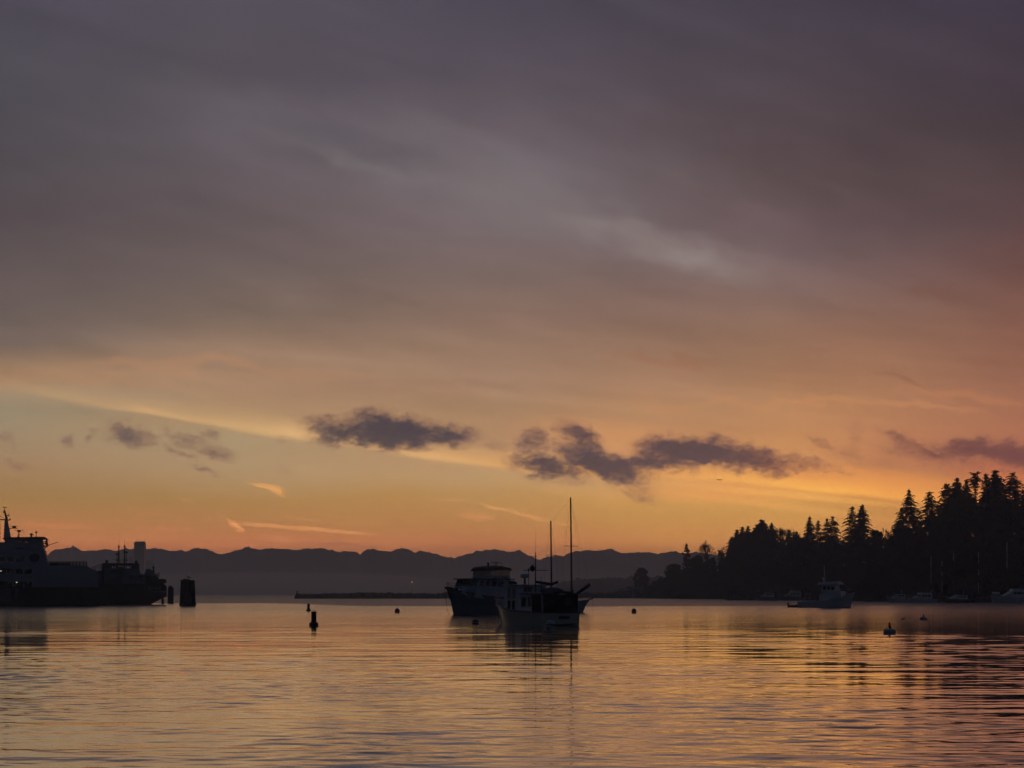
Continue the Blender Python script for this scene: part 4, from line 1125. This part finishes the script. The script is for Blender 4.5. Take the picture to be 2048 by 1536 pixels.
    MB().tube((pc(13.5),0,zt), (pc(9.2),0,pz(1018)), .30, .16, 8).tube((pc(9.2),0,pz(1018)), (pc(9.2),0,pz(1011.5)), .09, .06, 6).tube((pc(5.8),0,pz(1011.5)), (pc(14),0,pz(1011.8)), .09, .09, 5).blob((pc(8.5),0,pz(1021)), .3, .3, .3, 8, 5).build('topmast', M['dark'], stack)
    ya = MB(); ya.path([(pc(-9),0,pz(1032)),(pc(2),0,pz(1037)),(pc(20),0,pz(1037.5)),(pc(20.5),0,pz(1034.5))], .14, 6)
    ya.path([(pc(11.5),0,pz(1027.5)),(pc(18.2),0,pz(1028.5))], .10, 5); ya.tube((pc(18),0,pz(1030.5)), (pc(18),0,pz(1023.5)), .08, .06, 5); ya.tube((pc(14.5),0,pz(1036)), (pc(15),0,pz(1031)), .1, .08, 5)
    ya.build('yard', M['dark'], stack)
    ra = MB(); ra.prism(poly([(17,1056.5),(22,1055),(36,1054.4),(36,1053.6),(20,1053.6)], 0.0), -.4, .4); ra.tube((pc(28.5),0,pz(1053.8)), (pc(28.5),0,pz(1050.4)), .45, .35, 8); ra.box(pc(20.5), pc(35.5), -.14, .14, pz(1050.3), pz(1049.3))
    ra.build('radar', M['dark'], stack)
    r2 = MB(); r2.tube((pc(38),0,pz(1074)), (pc(38),0,pz(1059)), .14, .10, 6); r2.tube((pc(38),0,pz(1062)), (pc(38),0,pz(1058.6)), .42, .38, 8); r2.box(pc(29.5), pc(47), -.14, .14, pz(1058.5), pz(1057.5)); r2.tube((pc(33.5),.6,pz(1074)), (pc(38),0,pz(1062)), .05, .05, 4); r2.tube((pc(36),-.5,pz(1074)), (pc(38),0,pz(1064)), .04, .04, 4)
    r2.build('radar', M['dark'], t)
    MB().tube((pc(62.5),0,pz(1073.5)), (pc(62.5),0,pz(1068)), .30, .16, 8).tube((pc(62.5),0,pz(1068.2)), (pc(62.5),0,pz(1064.3)), .34, .34, 8).build('searchlight', M['dark'], t)
    MB().tube((pc(72.5),0,pz(1073)), (pc(72.5),0,pz(1064)), .07, .06, 5).blob((pc(72.5),0,pz(1062)), .26, .26, .26, 8, 5).build('direction_finder', M['dark'], t)
    MB().tube((pc(66.5),1,pz(1073)), (pc(66.5),1,pz(1065.5)), .05, .04, 4).build('antenna', M['dark'], t)
    MB().tube((pc(0.5),0,pz(1083)), (pc(0.5),0,pz(1040)), .04, .03, 4).tube((pc(-12),0,pz(1022)), (pc(10),0,pz(1036)), .04, .04, 4).build('stay_wire', M['dark'], t)
    pw1 = lambda p: px(p, -hw)
    # bridge wing lights and boom at the right
    for q, r_ in ((1083.2, .26), (1086.5, .26)):
        MB().tube((pw1(84.8),-hw,pz(q)), (pw1(93),-hw,pz(q-1)), .12, .12, 5).tube((pw1(91),-hw,pz(q-1.3)), (pw1(95),-hw,pz(q-.6)), .42, .42, 8).build('floodlight', M['dark'], t)
    MB().path([(pw1(86),-hw,pz(1090)),(pw1(90),-hw,pz(1092.5)),(pw1(95),-hw,pz(1089.5)),(pw1(95),-hw,pz(1086))], .22, 6).build('light_bracket', M['dark'], t)
    MB().path([(pw1(88),-hw,pz(1098)),(pw1(96),-hw,pz(1090.5)),(pw1(101),-hw,pz(1088)),(pw1(116.5),-hw,pz(1082.7))], .075, 5).build('boom', M['dark'], t)
    # sun deck rail
    rl = MB()
    for s_ in (-1, 1):
        for p in range(96, 175, 7): rl.tube((px(p), s_*(yo-.8), pz(1131)), (px(p), s_*(yo-.8), pz(1122.3)), .07, .07, 4)
        for q in (1122.3, 1125, 1128): rl.tube((px(95.5), s_*(yo-.8), pz(q)), (px(173.5), s_*(yo-.8), pz(q)), .06, .06, 4)
    rl.build('railing', M['dark'], t)
    for a, b in ((97, 118), (120, 141)): MB().box(px(a), px(b), -3.0, 3.0, pz(1130.8), pz(1123.8)).build('deck_locker', M['dark'], t)
    # lit lamps
    for p, q, yy in ((1.5, 1142.3, -yo - .06), (33.2, 1164.8, -yo + .2)): MB().box(px(p) - .16, px(p) + .16, yy - .06, yy, pz(q) - .07, pz(q) + .07).build('deck_lamp', M['lamp'], t)
    return t
ferry()

def ferry_behind():
    Y = FPX * CAMZ / (1209.3 - HORIZ)
    yo = 8.0; Yc = Y + yo; k = FPX / Y
    rz = R(12); x0 = X_of(240, Yc)
    def px(p, yl=-8.0):
        """distance along the ship of column p on the plane yl beside its centre line"""
        ox, oy = x0 - yl * sin(rz), Yc + yl * cos(rz); tt = (p - 1024) / FPX
        return (tt * oy - ox) / (cos(rz) - tt * sin(rz))
    pc = lambda p: px(p, 0.0)
    pz = lambda q: Z_of(q, Y)
    poly = lambda pts, yl=-8.0: [(px(a, yl), pz(b)) for a, b in pts]
    t = thing('car_ferry', 'older dark ferry with blue deckhouse and overhanging bow, lying beyond the large ferry', 'ferry', (x0, Yc, 0), rz)
    MB().prism(poly([(30,1214),(297,1214),(303,1208),(318,1200),(333,1193),(334,1184),(297,1183.5),(292,1167),(198,1167),(185,1168.5),(30,1169)]), -yo, yo).build('hull', M['dark'], t)
    MB().prism(poly([(297.5,1208),(303,1208.2),(318,1200.2),(333.5,1193),(333.5,1190),(317,1197.6),(299,1206)]), -yo - .05, -yo - .008).build('boot_stripe', M['red'], t)
    # bow gate with pale bars
    MB().prism(poly([(292.5,1183.3),(334,1183.3),(333,1172),(327,1166),(320,1160),(314,1152),(290,1152),(292.5,1167)]), -yo + .4, yo - .4).build('bow_house', M['dark'], t)
    for i, p in enumerate((298, 301.5, 305.5, 309.5, 313, 316.5, 319.5)): MB().prism(poly([(p,1180.5),(p+1.1,1180.5),(p+1.1,1172.5 + (i % 3)),(p,1172.5 + (i % 2)*2)]), -yo + .3, -yo + .39).build('gate_bar', M['ferrywhite'], t)
    MB().prism(poly([(314,1163),(333,1166),(333,1160),(326,1157),(316,1158)]), -yo + 1, yo - 1).build('bow_bulwark', M['dark'], t)
    # deckhouse
    MB().prism(poly([(207,1166.8),(292,1166.8),(290,1148),(281,1147.5),(278.5,1136.5),(207,1136.5)]), -yo + .5, yo - .5).build('deckhouse', mat('dull blue deckhouse paint', (.16,.22,.30), .6, var=.2, scale=.4), t)
    for a, b in ((258, 273.5), (275, 287)): MB().prism(poly([(a,1160),(b,1160),(b,1151),(a,1151)]), -yo + .45, -yo + .488).build('window', M['window'], t)
    MB().prism(poly([(212,1165),(232,1165),(232,1150),(212,1150)]), -yo + .45, -yo + .488).build('shutter', mat('grey shutter', (.10,.10,.11), .6, var=.2), t)
    MB().prism(poly([(234.5,1166.7),(245,1166.7),(247.5,1133.5),(235,1133.5)]), -yo - .2, -yo + .44).build('exhaust_casing', M['dark'], t)
    MB().prism(poly([(203,1166.7),(208,1166.7),(208,1131),(203,1131)]), -yo + .2, yo - .2).build('end_bulkhead', M['dark'], t)
    # open bridge band under a flat roof
    for a, b in ((207, 223), (226, 228.5), (231, 235), (247, 249.5), (251, 253.2), (259, 260.3), (262.5, 278)):
        for s_ in (-1, 1): MB().prism(poly([(a,1136.4),(b,1136.4),(b,1130.2),(a,1130.2)]), s_*(yo-1.5) - .15, s_*(yo-1.5) + .15).build('bridge_post', M['dark'], t)
    MB().prism(poly([(204,1130.1),(279,1130.1),(278,1126.3),(206,1126.0)]), -yo + .6, yo - .6).build('bridge_roof', M['dark'], t)
    for p, a, b in ((213.5, 1126.2, 1119), (272.5, 1126.4, 1120)): MB().box(pc(p) - .35, pc(p) + .35, -.5, .5, pz(a), pz(b)).build('roof_vent', M['dark'], t)
    for p, q, w in ((237.6, 1088, .22), (249, 1088, .22)):
        m = MB().tube((pc(p), 0, pz(1126.3)), (pc(p), 0, pz(q)), w, w*.6, 7).tube((pc(p) - .3, 0, pz(q + 4)), (pc(p) + .35, 0, pz(q + 4)), .1, .1, 5).build('mast', M['dark'], t)
        s_ = -1 if p < 240 else 1
        MB().tube((pc(p) + s_*.45, .2, pz(1126.3)), (pc(p) + s_*.45, .2, pz(1106 if s_ < 0 else 1101)), .1, .08, 5).tube((pc(p) + s_*.1, .2, pz(1107 if s_ < 0 else 1103)), (pc(p) + s_*.8, .2, pz(1107 if s_ < 0 else 1103)), .2, .2, 5).tube((pc(p) + s_*.1, .2, pz(1119)), (pc(p) + s_*.9, .2, pz(1119)), .12, .12, 5).build('lamp_post', M['dark'], m)
        MB().tube((pc(p), 0, pz(q)), (pc(p) + .2, 0, pz(q - 17)), .03, .015, 4).build('whip_antenna', M['dark'], m)
    # foredeck house, vent, davit bits
    MB().prism(poly([(288,1152),(314,1152),(311,1146),(304,1140),(302,1137),(292,1137)], -3.5), -3.5, 3.5).build('fore_house', mat('pale blue foredeck house', (.20,.23,.32), .6, var=.2), t)
    MB().tube((pc(307), 0, pz(1150)), (pc(307), 0, pz(1137)), .30, .22, 8).blob((pc(307), 0, pz(1134)), .36, .36, .34, 8, 5).tube((pc(306.3), 0, pz(1132)), (pc(306.3), 0, pz(1125.5)), .07, .1, 5).build('vent_cowl', M['dark'], t)
    MB().path([(pc(313), 0, pz(1153)), (pc(318.5), 0, pz(1144.5))], .12, 5).path([(pc(313), .5, pz(1153)), (pc(314.5), .5, pz(1145))], .09, 5).path([(pc(316), 0, pz(1155)), (pc(319), 0, pz(1149))], .12, 5).build('davit', M['dark'], t)
    MB().path([(pc(330), 0, pz(1166)), (pc(332), 0, pz(1156.5))], .09, 5).build('jackstaff', M['dark'], t)
    MB().prism(poly([(183,1168.8),(202.8,1168.8),(202.8,1141),(197,1141),(191,1146),(183,1149)], -7.0), -7.0, 6.5).build('stair_house', mat('blue stair house paint', (.13,.17,.24), .6, var=.2), t)
    gp = MB(); gp.path([(px(182), -yo+1, pz(1136)), (px(206), -yo+1, pz(1127.5))], .09, 5); gp.path([(px(184), yo-1, pz(1137)), (px(206), yo-1, pz(1129))], .07, 5); gp.path([(px(194), -yo+1, pz(1146)), (px(203), -yo+1, pz(1131))], .06, 5)
    gp.path([(px(197), -yo+1, pz(1148)), (px(201), -yo+1, pz(1141)), (px(203), -yo+1, pz(1136))], .06, 5)
    gp.build('gangway', M['dark'], t)
    return t
ferry_behind()

# ------------------------------------------------------------------ timber dolphins
def dolphin(px0, px1, top, wl, label, n, flare, m, group=None, cap=True):
    Y = FPX * CAMZ / (wl - HORIZ); w = (px1 - px0) / FPX * Y / 2; H = Z_of(top, Y)
    t = thing('timber_dolphin', label, 'piling', (X_of((px0 + px1) / 2, Y), Y + w, 0), 0, group)
    r = np.random.default_rng(int(px0)); rp = w / (2.4 if n > 10 else 1.6)
    rings = [(0, 1)] if n < 4 else [(w - rp*.62, n), (w*.35, max(3, n // 2))]
    if n < 4:
        pts = [(w * .55 * cos(a), w * .55 * sin(a)) for a in np.linspace(.4, .4 + 2*pi, n + 1)[:-1]]
    else:
        pts = [(rad * cos(2*pi*i/c), rad * sin(2*pi*i/c)) for rad, c in rings for i in range(c)]
    for x, y in pts:
        h = H * (1 + r.normal(0, .03) - (.10 * (math.hypot(x, y) / w) ** 2 if n > 10 else 0)) - (.0 if n > 10 else r.random()*.5)
        MB().tube((x*flare + r.normal(0,.06), y*flare, -1.0), (x*.92 + r.normal(0,.10), y*.92, h), rp*.62, rp*.58, 9).build('pile', m, t)
    if cap:
        MB().lathe([(w*1.0*flare, .05), (w*1.03*flare, .12), (w*1.03*flare, .5), (w*flare, .56)], (0,0,0), 20).build('fender_band', M['dark'], t)
        MB().lathe([(w*.97, H*.93), (w*.99, H*.935), (w*.99, H*.955), (w*.97, H*.96)], (0,0,0), 20).build('cable_band', M['dark'], t)
    return t, H, Y, w
d1, H1, Y1, w1 = dolphin(357, 388, 1159, 1211.5, 'thick cluster of dark piles standing alone right of the ferries, bird on top', 14, 1.07, M['tar'])
dolphin(333, 346, 1172, 1206.5, 'pile cluster close beyond the overhanging bow of the older ferry', 5, 1.0, mat('tarred red timber', (.035,.014,.012), .85, var=.4, scale=1.0), cap=False)
dolphin(321, 329, 1194, 1208.0, 'short fender piles under the overhanging bow of the older ferry', 3, 1.0, M['tar'], cap=False)

# ------------------------------------------------------------------ birds
def bird(name, label, loc, s, m, swim, rz=0.0):
    t = thing(name, label, 'bird', loc, rz)
    b = MB()
    spine = [(-.42,.10,.03,.03),(-.25,.14,.09,.08),(0,.16,.14,.12),(.2,.2,.11,.11),(.30,.33 if swim else .30,.055,.06),(.33,.52 if swim else .38,.04,.045),(.37,.60 if swim else .44,.05,.05),(.45,.59 if swim else .44,.025,.025),(.56,.57 if swim else .42,.008,.008)]
    rows = []
    for x, z, ry, rz_ in spine: rows.append([(x*s, ry*s*cos(a), (z + rz_*sin(a))*s) for a in np.linspace(0, 2*pi, 11)[:-1]])
    b.loft(rows, close=True)
    b.build('body', m, t, smooth=True)
    if not swim:
        for sy in (-.05, .05): MB().tube((0, sy*s, .08*s), (.02*s, sy*s, -.16*s), .015*s, .012*s, 4).build('leg', M['dark'], t)
        for sy in (-1, 1): MB().loft([[(x*s, sy*(.13*s + .02*s*q), z*s) for q in (0, 1)] + [(x*s, sy*.12*s, (z-.06)*s)] for x, z in ((.18,.22),(0,.22),(-.2,.18),(-.45,.12))], close=True).build('wing', m, t)
    return t
bird('gull', 'gull perched on top of the lone thick pile cluster', (X_of(376, Y1), Y1 + w1*.4, H1 + .30), 1.35, M['gull'], False, R(180))
xb, yb, _ = at(1806.5, 1239.5)
bird('waterbird', 'long necked water bird swimming between the two white disc buoys', (xb, yb, .0), .62, M['feather'], True)

# ------------------------------------------------------------------ buoys
def spar_buoy(px, wl, top, w, label):
    x, y, _ = at(px, wl); k = FPX / y
    t = thing('spar_buoy', label, 'buoy', (x, y, 0), 0, 'tall cylinder buoys')
    t.rotation_euler = (R(1.2), R(.6), 0)
    h = (wl - top) / k; r = w / k / 2
    MB().lathe([(r, .1), (r, h*.97), (r*.86, h)], n=18).build('cylinder', M['steel'], t, smooth=False)
    MB().lathe([(r*1.5, -.3), (r*1.75, -.2), (r*1.75, h*.2), (r*1.5, h*.25), (r*1.02, h*.27)], n=20).build('float_collar', M['steel'], t)
    e = MB().path([(-.1, 0, h), (-.1, 0, h + .1), (.1, 0, h + .1), (.1, 0, h)], .022, 5).build('lifting_eye', M['metal'], t)
    return t
spar_buoy(627.5, 1252, 1223, 10.5, 'nearer of the two tall cylinder buoys at left of the boats')
spar_buoy(617, 1222, 1207.5, 5.5, 'farther, smaller of the two tall cylinder buoys at left of the boats')
def can_buoy(px, wl, w, h, label, m=None, group='round mooring buoys'):
    x, y, _ = at(px, wl); k = FPX / y; r = w / k / 2; hh = h / k
    t = thing('mooring_buoy', label, 'buoy', (x, y, 0), 0, group)
    MB().lathe([(r*.6, -hh*.4), (r*.96, -hh*.1), (r, hh*.3), (r*.86, hh*.72), (r*.55, hh*.92), (r*.2, hh)], n=20).build('ball', m or M['steel'], t, smooth=True)
    MB().lathe([(r*1.005, hh*.25), (r*1.02, hh*.28), (r*1.02, hh*.42), (r*1.0, hh*.45)], n=20).build('band', M['dark'] if m else M['buoywhite'], t)
    MB().path([(-.06, 0, hh*.97), (-.06, 0, hh*1.14), (.06, 0, hh*1.14), (.06, 0, hh*.97)], .02, 5).build('ring', M['metal'], t)
    return t
can_buoy(794.5, 1225.5, 10, 9, 'dark round buoy on open water left of the moored boats')
can_buoy(1268, 1226, 10, 9, 'dark round buoy on open water right of the moored boats')
can_buoy(951, 1248, 14, 9, 'dark round buoy lying in the reflection below the blue motor yacht')
can_buoy(1101, 1254, 19, 14, 'pale blue round buoy floating against the side of the nearest trawler', M['buoywhite'])
def disc_buoy(px, wl, w, h, top, label):
    x, y, _ = at(px, wl); k = FPX / y; r = w / k / 2; hh = h / k; zt = (wl - top) / k
    t = thing('disc_buoy', label, 'buoy', (x, y, 0), rng.random(), 'white disc buoys with topmarks')
    t.rotation_euler = (R(2), R(-1.5), rng.random())
    MB().lathe([(r*.85, -hh*.5), (r*.98, -hh*.2), (r, hh*.45), (r*.93, hh*.8), (r*.8, hh*.9)], n=26).build('float', M['buoywhite'], t)
    MB().tube((0, 0, hh*.85), (0, 0, zt*.70), r*.10, r*.08, 8).build('post', M['dark'], t)
    MB().lathe([(r*.30, zt*.55), (r*.16, zt*.72), (r*.14, zt*.76), (r*.20, zt*.80), (r*.03, zt)], n=12).build('topmark', M['red'], t)
    lg = MB()
    for a in (.3, 2.4, 4.5): lg.tube((cos(a)*r*.5, sin(a)*r*.5, hh*.86), (cos(a)*r*.12, sin(a)*r*.12, zt*.68), r*.035, r*.03, 5)
    lg.build('stays', M['dark'], t)
    return t
disc_buoy(1779, 1267, 24.5, 9.5, 1244, 'nearer white disc buoy with dark topmark on the right')
disc_buoy(1847, 1240, 15, 6, 1227, 'farther white disc buoy with red topmark on the right')

# ------------------------------------------------------------------ breakwater, low point, houses, city tower, lights
def breakwater(px0, px1, wl, topq, label, seed, name='breakwater', amp=.9):
    Y = FPX * CAMZ / (wl - HORIZ); r = np.random.default_rng(seed)
    px = np.arange(px0, px1, .55); x = X_of(px, Y); n = len(px)
    z = Z_of(topq, Y) + fract(px, seed, [(40, .35*amp), (7, .22*amp), (2.2, .2*amp), (1.1, .15)])
    endt = np.clip((px - px0) / 3, 0.15, 1) * np.clip((px1 - px) / 3, .15, 1)
    z = np.maximum(.4, z * (.55 + .45 * endt))
    V = []
    for f, yy in ((-.3, -5.5), (.25, -4.0), (.62, -2.2), (1.0, 0), (.7, 2.2), (-.3, 6)):
        jit = r.normal(0, .18, n) * (1 if 0 < f < 1 else 0)
        V.append(np.stack([x + r.normal(0, .12, n), np.full(n, Y + 5 + yy) + r.normal(0, .2, n), np.where(f < 0, -.6, z * max(f, 0) + jit)], -1))
    V = np.concatenate(V); rows = 6
    i0 = (np.arange(rows-1)[:, None] * n + np.arange(n-1)[None, :]).ravel()
    F = np.stack([i0, i0+1, i0+n+1, i0+n], -1)
    return tag(np_mesh(name, V, F, M['rock'], False), label, 'breakwater')
breakwater(588, 1010, 1197.3, 1185.8, 'long low dark breakwater of rock running across behind the moored boats', 5)
breakwater(1150, 1262, 1196.6, 1184.5, 'dark low rock spit joining the wooded shore right of the boats', 8, 'rock_spit')
Ybk = FPX * CAMZ / (1197.3 - HORIZ)
p = thing('marker_post', 'stubby marker post at the left tip of the breakwater', 'post', (X_of(592, Ybk), Ybk + 5, 1.2))
MB().tube((0,0,-.5), (0,0,2.9), .32, .28, 7).build('pole', M['tar'], p); MB().box(-.6,.6,-.3,.3,2.7,3.2).build('board', M['dark'], p)

def house(px0, px1, eave, ridge, wl, label, name='waterfront_house', m=None):
    Y = shoreY((px0 + px1) / 2) + 14; z0 = .8
    w = (px1 - px0) / FPX * Y; x0 = X_of(px0, Y); D = 9.0
    ze, zr = Z_of(eave, Y), Z_of(ridge, Y)
    t = thing(name, label, 'house', (x0, Y, z0), 0, 'houses by the water')
    MB().box(0, w, 0, D, -.6, ze - z0).build('wall', m or M['house'], t)
    MB().addf([(-.5,-.6,ze-z0-.1),(w+.5,-.6,ze-z0-.1),(w+.5,D+.6,ze-z0-.1),(-.5,D+.6,ze-z0-.1),(w*.1,D/2,zr-z0),(w*.9,D/2,zr-z0)], [(0,3,2,1),(0,1,5,4),(1,2,5),(2,3,4,5),(3,0,4)]).build('roof', M['roof'], t)
    nwin = max(2, int(w / 4))
    for i in range(nwin): MB().box(w*(i+.3)/nwin, w*(i+.7)/nwin, -.06, -.012, .9, min(2.3, ze - z0 - .4)).build('window', M['window'], t)
    return t
house(1240, 1262, 1181, 1176.5, 1190, 'low waterfront house at the tip of the wooded shore')
house(1266, 1290, 1179, 1172.5, 1190, 'waterfront house with broad hipped roof beside the round tree')

Yt = 13000.0
tw = thing('skyscraper', 'dark city tower rising above the mountain line behind the ferries', 'skyscraper', (X_of(280, Yt), Yt, 0))
zt = Z_of(1083, Yt); w = 20.5 / FPX * Yt
def notched(a, c): return [(-a+c,-a),(a-c,-a),(a,-a+c),(a,a-c),(a-c,a),(-a+c,a),(-a,a-c),(-a,-a+c)]
sh = MB(); sh.loft([[(x, y, z) for x, y in notched(s_*w/2, w*.08)] for z, s_ in ((0,1.0),(zt*.80,1.0),(zt*.972,1.0))], close=True); sh.build('shaft', M['tower'], tw)
cr = MB(); cr.loft([[(x, y, z) for x, y in notched(s_*w/2, w*.16)] for z, s_ in ((zt*.9722,.97),(zt*.99,.95),(zt,.86))], close=True); cr.build('crown', M['tower'], tw)
for k_, (px_, q, wpx) in enumerate(((243,1118,9),(262,1112,7),(297,1121,10))):
    Y_ = Yt + 120 + 90*k_; zt_ = Z_of(q, Y_); w_ = wpx / FPX * Y_
    b_ = thing('office_tower', ['hazy office block just left of the city tower, behind the ferry masts', 'narrow hazy office block touching the left of the city tower', 'broad hazy office block just right of the city tower'][k_], 'office tower', (X_of(px_, Y_), Y_, 0), .3*k_, 'hazy city blocks round the dark tower')
    MB().loft([[(x, y, z) for x, y in notched(s_*w_/2, w_*.05)] for z, s_ in ((0,1),(zt_*.95,1),(zt_*.951,.8),(zt_,.8))], close=True).build('shaft', M['tower'], b_)

Yl = 2600.0
lt = thing('light_tower', 'far harbour light glowing orange over the breakwater', 'light', (X_of(824, Yl), Yl, 0))
MB().tube((0,0,-1), (0,0,Z_of(1165, Yl)), .35, .22, 6).build('mast', M['steel'], lt)
MB().box(-2.2, 2.2, -2.2, 2.2, -1, 2.2).build('platform', M['rock'], lt)
MB().blob((0,-.3,Z_of(1164.2, Yl)), .8, .8, .8, 10, 6).build('lamp', M['farlamp'], lt)
for q in (1170.5, 1173.5, 1176.5): MB().blob((.12 if q < 1175 else .3, -.4, Z_of(q, Yl)), .42, .42, .42, 8, 5).build('reflected_glow', M['glow_orange'], lt)  # glowing balls added to stand in for the lamp's reflection below it

# ------------------------------------------------------------------ airliner
Ya = 5200.0
ap = thing('airliner', 'tiny dark airliner flying below the right hand dark cloud', 'airplane', (X_of(1438.5, Ya), Ya, Z_of(959.5, Ya)), R(180))
ap.rotation_euler = (R(4), R(-7), R(160))
f = MB(); f.loft([[(x, r_*cos(a), r_*sin(a)) for a in np.linspace(0, 2*pi, 11)[:-1]] for x, r_ in ((-7.5,.2),(-5.5,.7),(-2,1.0),(4,1.0),(6.2,.75),(7.2,.2))], close=True); f.build('fuselage', M['aircraft'], ap, smooth=True)
for s_ in (-1, 1):
    MB().addf([(1.6,s_*.9,-.35),(-1.2,s_*.9,-.35),(-2.6,s_*7.5,.35),(-1.7,s_*7.5,.35),(1.6,s_*.9,-.15),(-1.2,s_*.9,-.15),(-2.6,s_*7.5,.42),(-1.7,s_*7.5,.42)], [(0,1,2,3),(7,6,5,4),(0,4,5,1),(1,5,6,2),(2,6,7,3),(3,7,4,0)]).build('wing', M['aircraft'], ap)
    MB().addf([(-5.2,s_*.3,.2),(-6.8,s_*.3,.2),(-7.4,s_*2.8,.4),(-6.7,s_*2.8,.4),(-5.2,s_*.3,.32),(-6.8,s_*.3,.32),(-7.4,s_*2.8,.46),(-6.7,s_*2.8,.46)], [(0,1,2,3),(7,6,5,4),(0,4,5,1),(1,5,6,2),(2,6,7,3),(3,7,4,0)]).build('tailplane', M['aircraft'], ap)
    MB().tube((.9, s_*2.8, -.8), (-1.0, s_*2.8, -.75), .42, .36, 9).build('engine', M['aircraft'], ap)
MB().prism([(-4.8,.7),(-7.2,.7),(-7.9,3.1),(-6.9,3.1)], -.1, .1).build('tail_fin', M['aircraft'], ap)

# ------------------------------------------------------------------ the air
def air(name, x0, x1, y0, y1, z0, z1, dens, color, g_):
    o = MB().box(x0, x1, y0, y1, z0, z1).build(name, None)
    m = bpy.data.materials.new(name + ' air'); m.use_nodes = True
    t = m.node_tree; t.nodes.clear()
    v = t.nodes.new('ShaderNodeVolumePrincipled'); ou = t.nodes.new('ShaderNodeOutputMaterial')
    v.inputs['Color'].default_value = (*color, 1); v.inputs['Density'].default_value = dens
    v.inputs['Anisotropy'].default_value = g_
    t.links.new(v.outputs[0], ou.inputs['Volume'])
    m.cycles.homogeneous_volume = True
    o.data.materials.append(m)
    return tag(o, kind='stuff')
air('haze', -32000, 32000, -300, HAZE_FAR, -2.2, HAZE_TOP, HAZE_D, (.70,.84,1.0), 0.6)
air('mist', -9000, 9000, -250, MIST_FAR, -1.9, MIST_TOP, MIST_D, (.70,.84,1.0), 0.6)

# a low bank of fog over the open water, thinning out at its edges
fb = MB().blob((0, 0, 0), 1, 1, 1, 36, 14).build('fog_bank', None, smooth=True)
fb.location = (X_of(560, 6000), 6000, 36); fb.scale = (620, 950, 40)
fm = bpy.data.materials['mist air'].copy(); fm.name = 'fog air'
for n in fm.node_tree.nodes:
    if n.type == 'PRINCIPLED_VOLUME': n.inputs['Density'].default_value = 8e-4; n.inputs['Color'].default_value = (.95, .90, 1, 1)
fb.data.materials.append(fm); tag(fb, kind='stuff')
